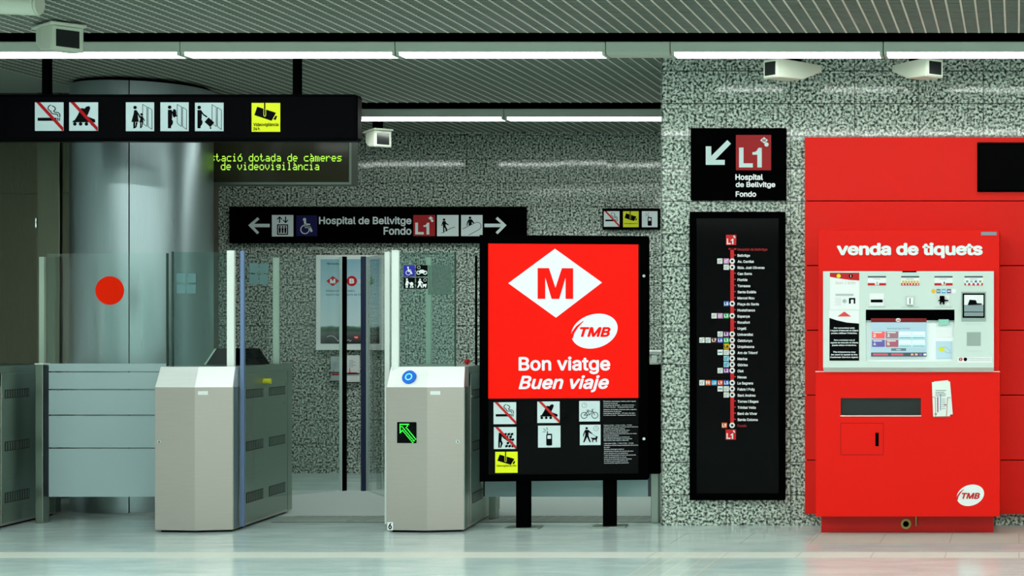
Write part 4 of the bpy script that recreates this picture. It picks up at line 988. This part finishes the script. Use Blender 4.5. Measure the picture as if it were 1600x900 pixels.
for r_ in ((1313.5, 661, 1380.5, 661.6), (1313.5, 710.4, 1380.5, 711), (1313.5, 661, 1314.1, 711), (1379.9, 661, 1380.5, 711)): fV.rect(hd, *r_, -.004, .0006)
hd.build('door_gap', mat('gap_red', (90, 6, 4), .6), vm)
hdoor = vrect(1314.5, 662, 1379.5, 710, 0, .002, 'service_door', M_RED, vm)
vrect(1368, 676, 1373, 697, .002, .006, 'door_handle', M_BLACK, hdoor)
oval_logo(fV, (1492.4, 756.3, 1537.5, 791.4), vm, (M_WHITE, M_PRINTRED))
# upper cabinet
upr = vrect(1278.5, 358.5, 1561.5, 580, -back, 0, 'upper_cabinet', M_RED, vm, .004)
fV.text(MB(), 'venda de tiquets', 1307.5, 379, 1535.5, 403.5, bold=.036, t=.002, space=.98).build('lettering', M_WHITE, vm)
vrect(1532.8, 362.4, 1557.3, 367.7, 0, .003, 'rating_plate', mat('plate_grey', (140, 146, 156), .4), vm)
# control fascia, built round the screen recess
T = .055
mb = MB()
for r_ in ((1287.8, 424.3, 1553, 484), (1287.8, 564.5, 1553, 574), (1287.8, 484, 1354, 564.5), (1492, 484, 1553, 564.5)): fV.rect(mb, *r_, 0, T)
fx = MB(); x0, z0 = fV.q(1287.8, 580); x1, z1 = fV.q(1553, 574)
mb.add([(x0, -T, z1), (x1, -T, z1), (x1, -T+.03, z0), (x0, -T+.03, z0), (x0, 0, z1), (x1, 0, z1), (x1, 0, z0), (x0, 0, z0)], [(0, 3, 2, 1)[::-1], (3, 7, 6, 2), (0, 4, 7, 3), (1, 2, 6, 5), (4, 5, 6, 7)])
fas = mb.build('control_fascia', M_PANEL, vm)
fVp = Face(1418, ZB, sV, -T)
def prect(x0, y0, x1, y1, name, m, t=.002, parent=fas, t0=0.0):
    mb = MB(); fVp.rect(mb, x0, y0, x1, y1, t0, t); return mb.build(name, m, parent)
def grp(mats_rects, name, m, parent, t=.003, t0=.002):
    mb = MB()
    for r_ in mats_rects: fVp.rect(mb, *r_, t0, t)
    return mb.build(name, m, parent)
prect(1411, 424, 1433, 426, 'fascia_latch', M_BLACK, .004)
Q = lambda x, y: (1280 + x/5.143, 415 + y/5.143)
# intercom plate
ip = prect(*Q(95, 60), *Q(330, 355), 'intercom_plate', mat('plate_white', (240, 240, 240), .4), .003)
mb = MB(); fVp.poly(mb, [Q(95, 60), Q(330, 60), Q(330, 122), Q(260, 118), Q(170, 106), Q(95, 93)], .003, .004); mb.build('red_header', M_PRINTRED, ip)
mb = MB(); fVp.disc(mb, *Q(165, 86), 3.2, .004, .005); mb.build('header_icon', M_YELLOW, ip)
mb = MB(); fVp.disc(mb, *Q(262, 86), 3.0, .004, .005); mb.build('header_icon', M_PRINTBLACK, ip)
fVp.text(MB(), 'i', *Q(259, 76), *Q(266, 96), bold=.04, t=.006).build('header_letter', M_WHITE, ip)
fVp.text(MB(), 'Son. / Info', *Q(140, 130), *Q(300, 154), t=.004).build('lettering', mat('pale_print', (206, 176, 172), .5), ip)
grp([(*Q(140, 228), *Q(283, 245))], 'speaker_slot', mat('slot_grey', (190, 196, 194), .5), ip, .004, .003)
mb = MB(); fVp.disc(mb, *Q(212, 287), 3, .003, .006); mb.build('call_button', M_CHROME, ip)
grp([(*Q(247, 262), *Q(262, 308)), (*Q(285, 262), *Q(298, 308)), (*Q(247, 262), *Q(298, 275))], 'intercom_symbol', M_PRINTBLACK, ip, .004, .003)
grp([(*Q(130+6*(k % 3), 262+9*k), *Q(185, 265+9*k)) for k in range(7)], 'fine_print', mat('fine_grey', (214, 208, 206), .6), ip, .0036, .003)
dp = prect(*Q(88, 360), *Q(328, 765), 'notice_plate', MATS['plate_white'], .003)
mb = MB(); fVp.poly(mb, [Q(155, 410), Q(210, 370), Q(265, 410)], .003, .004); mb.build('red_triangle', mat('soft_red', (226, 70, 70), .5), dp)
mb = MB(); fVp.poly(mb, [Q(91, 420), Q(150, 440), Q(230, 458), Q(328, 466), Q(328, 763), Q(91, 763)], .003, .004); mb.build('black_field', M_PRINTBLACK, dp)
nt = MB()
for tx, y0, y1 in (("Per comunicar amb\nl'Agent d'Atenció al Client\npodeu utilitzar l'interfon.", 495, 552), ("Para comunicar con el\nAgente de Atención al Cliente\npuede utilizar el interfono.", 592, 648), ("The interphone may\nbe used to speak to the\nCustomer Service Agent.", 687, 744)):
    fVp.text(nt, tx, *Q(98, y0), *Q(322, y1), bold=.03, shear=.15, t=.005, align='CENTER')
nt.build('notice_text', M_WHITE, dp)
# instruction labels over the slots
for k, (a, b) in enumerate(((397, 543), (664, 808), (930, 1075), (1170, 1317))):
    lp = prect(*Q(a, 87), *Q(b, 163), 'instruction_label', MATS['plate_white'], .002)
    grp([(*Q(a, 87), *Q(b, 99))], 'label_header', mat('label_slate', (60, 78, 84), .5), lp, .003)
    grp([(*Q(a, 143), *Q(b, 162))], 'label_band', M_PRINTRED, lp, .003)
    fVp.text(MB(), ('Tiquet', 'Monedes', 'Targeta bancària', 'Bitllets')[k], *Q((a+b)/2-28, 105), *Q((a+b)/2+28, 115), t=.003).build('label_text', M_GREYPRINT, lp)
    if k in (0, 2):
        grp([(*Q((a+b)/2-16, 126), *Q((a+b)/2+18, 158))], 'label_picture', MATS['plate_white'], lp, .004)
        grp([(*Q((a+b)/2+(0 if k == 0 else 2), 132), *Q((a+b)/2+(4 if k == 0 else 10), 154))], 'picture_ink', M_PRINTBLACK, lp, .005, .004)
    elif k == 1:
        mb = MB()
        for i in range(6): fVp.disc(mb, *Q(a + 16 + i*23, 132), 1.9, .003, .004, 0, 12)
        mb.build('coin_pictures', mat('coin_gold', (226, 190, 70), .5), lp)
        mb = MB()
        for i in range(6): fVp.disc(mb, *Q(a + 16 + i*23, 152), 1.2, .003, .004, 0, 10)
        mb.build('coin_values', M_WHITE, lp)
    else:
        for i, cc in enumerate(((90, 160, 170), (150, 190, 190), (60, 100, 190), (150, 160, 60))):
            mb = MB(); x_ = a + 20 + i*35; fVp.rect(mb, *Q(x_-8, 122), *Q(x_+10, 138), .003, .004); mb.build('note_picture', mat('note_%d' % i, cc, .5), lp)
        mb = MB()
        for i in range(4): fVp.disc(mb, *Q(a + 20 + i*35, 150), 2, .003, .004, 0, 12)
        mb.build('note_values', M_WHITE, lp)
for i, (x_, cc) in enumerate(((922, (236, 190, 60)), (963, (90, 130, 190)), (1005, (90, 180, 220)), (1047, (110, 90, 150)), (1086, (240, 240, 240)))):
    mb = MB()
    if i == 0: fVp.disc(mb, *Q(x_, 207), 3.4, 0, .002)
    else: fVp.rect(mb, *Q(x_-17, 190), *Q(x_+15, 224), 0, .002)
    c_ = mb.build('card_sticker', mat('card_%d' % i, cc, .5), fas)
    if i in (1, 2, 3): grp([(*Q(x_-12, 203), *Q(x_+11, 212))], 'sticker_band', M_WHITE if i > 1 else M_YELLOW, c_, .003)
# slots
sl = prect(*Q(412, 225), *Q(525, 325), 'ticket_slot', MATS['plate_white'], .006)
grp([(*Q(422, 275), *Q(517, 297))], 'slot_mouth', M_BLACK_MATT, sl, .008, .004)
cs = prect(*Q(712, 258), *Q(762, 322), 'coin_slot', M_STEEL_HOOD, .012)
grp([(*Q(732, 264), *Q(739, 310))], 'slot_mouth', M_BLACK_MATT, cs, .0135, .011)
grp([(*Q(714, 316), *Q(760, 322))], 'slot_lip', M_STEEL_SIDE, cs, .016, .012)
cr = prect(*Q(958, 240), *Q(1048, 318), 'card_reader', MATS['plate_white'], .004)
mb = MB(); fVp.poly(mb, [Q(972, 245), Q(1010, 245), Q(1012, 276), Q(1042, 278), Q(1042, 286), Q(1012, 288), Q(1010, 312), Q(998, 312), Q(996, 296), Q(984, 296), Q(982, 312), Q(972, 312), Q(976, 288), Q(962, 286), Q(962, 279), Q(974, 276)], .004, .02); mb.build('reader_mouth', M_BLACK, cr)
na = prect(*Q(1145, 213), *Q(1342, 450), 'note_acceptor', mat('acceptor_steel', (160, 176, 170), .35, .6), .003)
grp([(*Q(1155, 225), *Q(1332, 420))], 'acceptor_frame', M_BLACK, na, .012, .003)
grp([(*Q(1168, 238), *Q(1322, 318))], 'acceptor_label', MATS['plate_white'], na, .013, .012)
mb = MB(); fVp.poly(mb, [Q(1198, 312), Q(1212, 276), Q(1262, 280), Q(1270, 304), Q(1308, 306), Q(1308, 316), Q(1198, 318)], .013, .014); mb.build('label_drawing', M_PRINTBLACK, na)
mb = MB(); fVp.rect(mb, *Q(1168, 320), *Q(1322, 372), .012, .024); fVp.rect(mb, *Q(1168, 376), *Q(1322, 408), .012, .018); mb.build('note_mouth', mat('mouth_grey', (140, 156, 158), .35, .5), na, .002)
gl_ = prect(*Q(1188, 535), *Q(1300, 645), 'speaker_grille', mat('grille_grey', (160, 176, 168), .5), .002)
mb = MB()
for i in range(9):
    for j in range(9): fVp.disc(mb, *Q(1198+i*11.5, 545+j*11.5), .55, .002, .0025, 0, 6)
mb.build('grille_holes', M_GREYPRINT, gl_)
for (y0, y1) in ((465, 478), (680, 692)): prect(*Q(1180, y0), *Q(1312, y1), 'info_strip', mat('strip_pale', (206, 218, 214), .5), .0015)
lb = prect(*Q(1113, 735), *Q(1388, 778), 'help_label', MATS['plate_white'], .002)
mb = MB(); fVp.disc(mb, *Q(1140, 752), 2.8, .002, .003); mb.build('help_icon', M_PRINTRED, lb)
fVp.text(MB(), 'i', *Q(1137, 742), *Q(1143, 762), bold=.03, t=.004).build('icon_letter', M_WHITE, lb)
mb = MB(); fVp.disc(mb, *Q(1177, 752), 2.8, .002, .003); mb.build('help_icon', M_PRINTBLACK, lb)
fVp.text(MB(), "Per a qualsevol incidència premeu el botó d'informació\nPara cualquier incidencia pulse el botón de información", *Q(1200, 742), *Q(1382, 766), t=.003).build('label_text', M_GREYPRINT, lb)
for (a, b) in ((400, 540), (668, 806), (932, 1070)):
    grp([(*Q(a, 333), *Q(b, 338))], 'slot_caption', mat('caption_grey', (176, 190, 184), .6), fas, .001, 0)
# recess: black top band, inner bezel, screen
fR_ = Face(1418, ZB, sV, -.02)
mb = MB(); fR_.rect(mb, 1354, 484, 1492, 564.5, -.003, 0); bez = mb.build('screen_bezel', mat('bezel_white', (246, 250, 248), .5), vm)
mb = MB(); fR_.rect(mb, 1354, 484, 1492, 500.5, 0, .025); mb.build('recess_top_band', M_BLACK, vm)
mb = MB(); fR_.rect(mb, 1362, 497.6, 1448.4, 557, 0, .026); sc_ = mb.build('touch_screen', mat('screen_lit', (150, 176, 188), .2, emit=.4, ecol=(180, 208, 220)), vm)
fS = Face(1418, ZB, sV, -.02 - .026)
def srect(r_, name, m, t=.001, t0=0.0, parent=sc_):
    mb = MB(); fS.rect(mb, *Q(r_[0], r_[1]), *Q(r_[2], r_[3]), t0, t); return mb.build(name, m, parent)
srect((422, 424, 866, 456), 'title_bar', mat('title_red', (120, 6, 14), .4, emit=.1))
mb = MB(); fS.disc(mb, *Q(640, 438), 3.9, .001, .002, 0, 20, 3); mb.build('title_logo', M_WHITE, sc_)
mb = MB(); fS.rect(mb, *Q(626, 435), *Q(654, 442), .002, .003); mb.build('logo_mark', M_PRINTRED, sc_)
fS.text(MB(), 'Seleccioneu tipus de bitllet', *Q(550, 500), *Q(735, 513), t=.001).build('prompt', mat('prompt_grey', (90, 110, 120), .5), sc_)
BT = [((430, 530, 532, 585), (226, 84, 84), '2'), ((540, 530, 640, 585), (150, 104, 112), '3'), ((646, 530, 746, 585), (206, 236, 240), ''), ((752, 530, 853, 585), (206, 236, 240), ''),
      ((430, 597, 532, 653), (96, 84, 150), '4'), ((540, 597, 640, 653), (160, 84, 96), '5'), ((646, 597, 746, 653), (206, 236, 240), ''), ((752, 597, 853, 653), (206, 236, 240), '')]
for i, (r_, cc, tx) in enumerate(BT):
    o = srect(r_, 'ticket_button', mat('tb_%d' % i, cc, .4, emit=.35))
    if tx:
        fS.text(MB(), tx, *Q(r_[0]+10, r_[1]+20), *Q(r_[0]+32, r_[1]+44), bold=.03, t=.002).build('button_number', M_WHITE, o)
        srect((r_[0]+10, r_[1]+4, r_[0]+80, r_[1]+12), 'button_caption', M_WHITE, .002, .001, o)
    else:
        mb = MB()
        for q in range(5): fS.rect(mb, *Q(r_[0]+10+q*17, r_[1]+33), *Q(r_[0]+18+q*17, r_[1]+38), .001, .002)
        fS.rect(mb, *Q(r_[0]+2, r_[1]+46), *Q(r_[2]-2, r_[1]+53), .001, .002); mb.build('button_caption', mat('btn_teal', (90, 150, 156), .5), o)
o = srect((583, 664, 702, 685), 'screen_key', mat('key_slate', (96, 120, 132), .4, emit=.2))
fS.text(MB(), 'Més', *Q(625, 668), *Q(660, 680), bold=.02, t=.002).build('key_text', M_WHITE, o)
o = srect((422, 698, 866, 730), 'bottom_bar', mat('bar_slate', (70, 80, 90), .4, emit=.15))
for r_ in ((438, 704, 558, 722), (583, 704, 680, 722)): srect(r_, 'bar_key', mat('bar_pink', (190, 84, 100), .4, emit=.3), .002, .001, o)
for i, cc in enumerate(((220, 160, 140), (226, 170, 150), (130, 100, 170), (240, 240, 240))): srect((740 + i*34, 706, 762 + i*34, 721), 'flag_key', mat('flag_%d' % i, cc, .4, emit=.3), .002, .001, o)
cpad = MB(); fR_.rect(cpad, *Q(940, 608), *Q(1070, 748), 0, .006); cpd = cpad.build('card_pad', mat('pad_blue', (196, 220, 234), .4), vm)
mb = MB(); fR_.disc(mb, *Q(985, 672), 5, .006, .007, 0, 20, 3.4, .3); mb.build('pad_hand', mat('hand_yellow', (226, 224, 60), .5), cpd)
mb = MB(); fR_.line(mb, [Q(985, 655), Q(1020, 655), Q(1050, 680), Q(1058, 702), Q(1030, 700), Q(1005, 690)], .5, .006, .007); mb.build('pad_outline', M_GREYPRINT, cpd)
mb = MB(); fR_.rect(mb, *Q(942, 442), *Q(1074, 575), 0, .004); fR_.rect(mb, *Q(952, 440), *Q(955, 442), 0, .004); mb.build('receipt_tray', MATS['plate_white'], vm)
mb = MB(); fR_.rect(mb, *Q(960, 433), *Q(1045, 476), .004, .027); mb.build('receipt_guide', mat('guide_green', (150, 206, 190), .25), vm)

# leaflets hanging on the machine
lv_ = thing('leaflet_stack', 'stack of white leaflets in a wire clip on the red ticket machine', 'leaflet', (WX(1472, dV), dV - .012, WZ(652, dV)))
fl_ = Face(1472, 652, sV, 0.0)
R_ = lambda x, y: (1440 + x*.1, 580 + y*.1)
for k, pts in enumerate(([(195, 160), (418, 140), (440, 680), (200, 700)], [(200, 175), (445, 160), (488, 672), (235, 705)], [(162, 170), (432, 165), (445, 700), (182, 706)])):
    mb = MB(); fl_.poly(mb, [R_(*p) for p in pts], -.011 + k*.004, -.0075 + k*.004); lo = mb.build('leaflet', mat('leaflet_%d' % k, (226 + k*4, 236 + k*2, 234), .6), lv_)
fl2 = Face(1472, 652, sV, -.0005)
mb = MB()
for y in (300, 330, 355, 382): fl2.rect(mb, *R_(218, y-7), *R_(350 + (y % 7)*6, y+6), 0, .001)
for y in range(430, 610, 30): fl2.rect(mb, *R_(315, y), *R_(372, y+9), 0, .001)
fl2.disc(mb, *R_(222, 668), 2, 0, .001); mb.build('leaflet_print', M_GREYPRINT, lo)
mb = MB(); fl2.rect(mb, *R_(245, 400), *R_(262, 640), 0, .001); fl2.rect(mb, *R_(352, 515), *R_(388, 535), 0, .001); mb.build('leaflet_lines', mat('magenta_print', (170, 60, 100), .5), lo)
mb = MB(); fl2.rect(mb, *R_(292, 350), *R_(304, 610), 0, .001); mb.build('leaflet_route', mat('blue_route', (80, 130, 170), .5), lo)
wr_ = MB()
def wire(pts):
    P = [Vector((fl_.q(*R_(*p))[0], -.003, fl_.q(*R_(*p))[1])) for p in pts]
    for a, b in zip(P[:-1], P[1:]): wr_.cyl(a, b, .0018, 6)
wire([(165, 402), (215, 408), (222, 705)]); wire([(455, 408), (405, 412), (390, 705)]); wire([(180, 712), (450, 712)])
wr_.build('wire_clip', mat('pink_wire', (206, 140, 130), .4, .4), lv_)

# ------------------------------------------------------------------ surveillance cameras
def cctv(label, px, py, d, yaw, w, h, L, taper=.5, hood=True, top=None, ztop=None, group='surveillance cameras', mount=True):
    """px,py: centre of the front face; yaw: degrees, 0 faces the viewer, + turns the back to the left"""
    X, Z = WX(px, d), WZ(py, d)
    r = thing('surveillance_camera', label, 'camera', (X, d, Z), math.radians(yaw), group)
    b = MB()
    fr_ = [(-w/2, 0, -h/2), (w/2, 0, -h/2), (w/2, 0, h/2), (-w/2, 0, h/2)]
    m_ = [(-w/2, L*.55, -h/2 + .01), (w/2, L*.55, -h/2 + .01), (w/2, L*.55, h/2), (-w/2, L*.55, h/2)]
    bk = [(-w*.4, L, h/2 - h*taper), (w*.4, L, h/2 - h*taper), (w*.4, L, h/2), (-w*.4, L, h/2)]
    b.loft([fr_[::-1], m_[::-1], bk[::-1]]); b.build('casing', M_CAMERA, r, .006)
    f = MB().box(-w/2 + .004, w/2 - .004, -.008, 0, -h/2 + .004, h/2 - .004).build('front_frame', M_CAMERA, r, .003)
    MB().box(-w*.36, w*.36, -.0105, -.007, -h*.36, h*.34).build('window', mat('camera_window', (34, 38, 38), .12), r, .002)
    if hood:
        MB().box(-w/2 - .008, w/2 + .008, -.03, L + .005, h/2, h/2 + .016).build('sun_hood', M_CAMERA, r, .004)
    if mount:
        zt = Z_C + .04 - Z
        MB().box(-.03, .03, L*.35, L*.6, h/2, zt).build('mount', M_BLACK_MATT, r)
    return r
cctv('white surveillance camera under the ceiling at upper left, facing right', 105, 60.5, 9.0, 50, .165, .135, .26, .55)
cctv('white surveillance camera under the front lights, window on its left side', 1205, 107, 9.75, -40, .13, .115, .36, .35, hood=False)
cctv('white surveillance camera under the front lights, window on its right side', 1460, 106, 9.75, 40, .125, .11, .36, .35, hood=False)
cb_ = cctv('small white surveillance camera hanging behind the black overhead sign', 598, 217, 12.7, 38, .13, .125, .26, .6)
c5 = thing('surveillance_camera', 'white rounded camera housing cut off by the upper left corner', 'camera', (WX(20, 8.3), 8.3, WZ(10, 8.3)), 0, 'surveillance cameras')
mb = MB(); xa, xb = WX(-80, 8.3) - c5.location.x, WX(55, 8.3) - c5.location.x
mb.cyl((xa, 0, .03), (xb, .02, .015), .058, 28); mb.build('casing', M_CAMERA, c5, .006)
MB().cyl((xb, .02, .015), (xb + .012, .021, .014), .05, 24).build('end_cap', M_CAMERA, c5)
MB().box(xa + .15, xa + .2, -.02, .03, .08, Z_C + .04 - c5.location.z).build('mount', M_BLACK_MATT, c5)
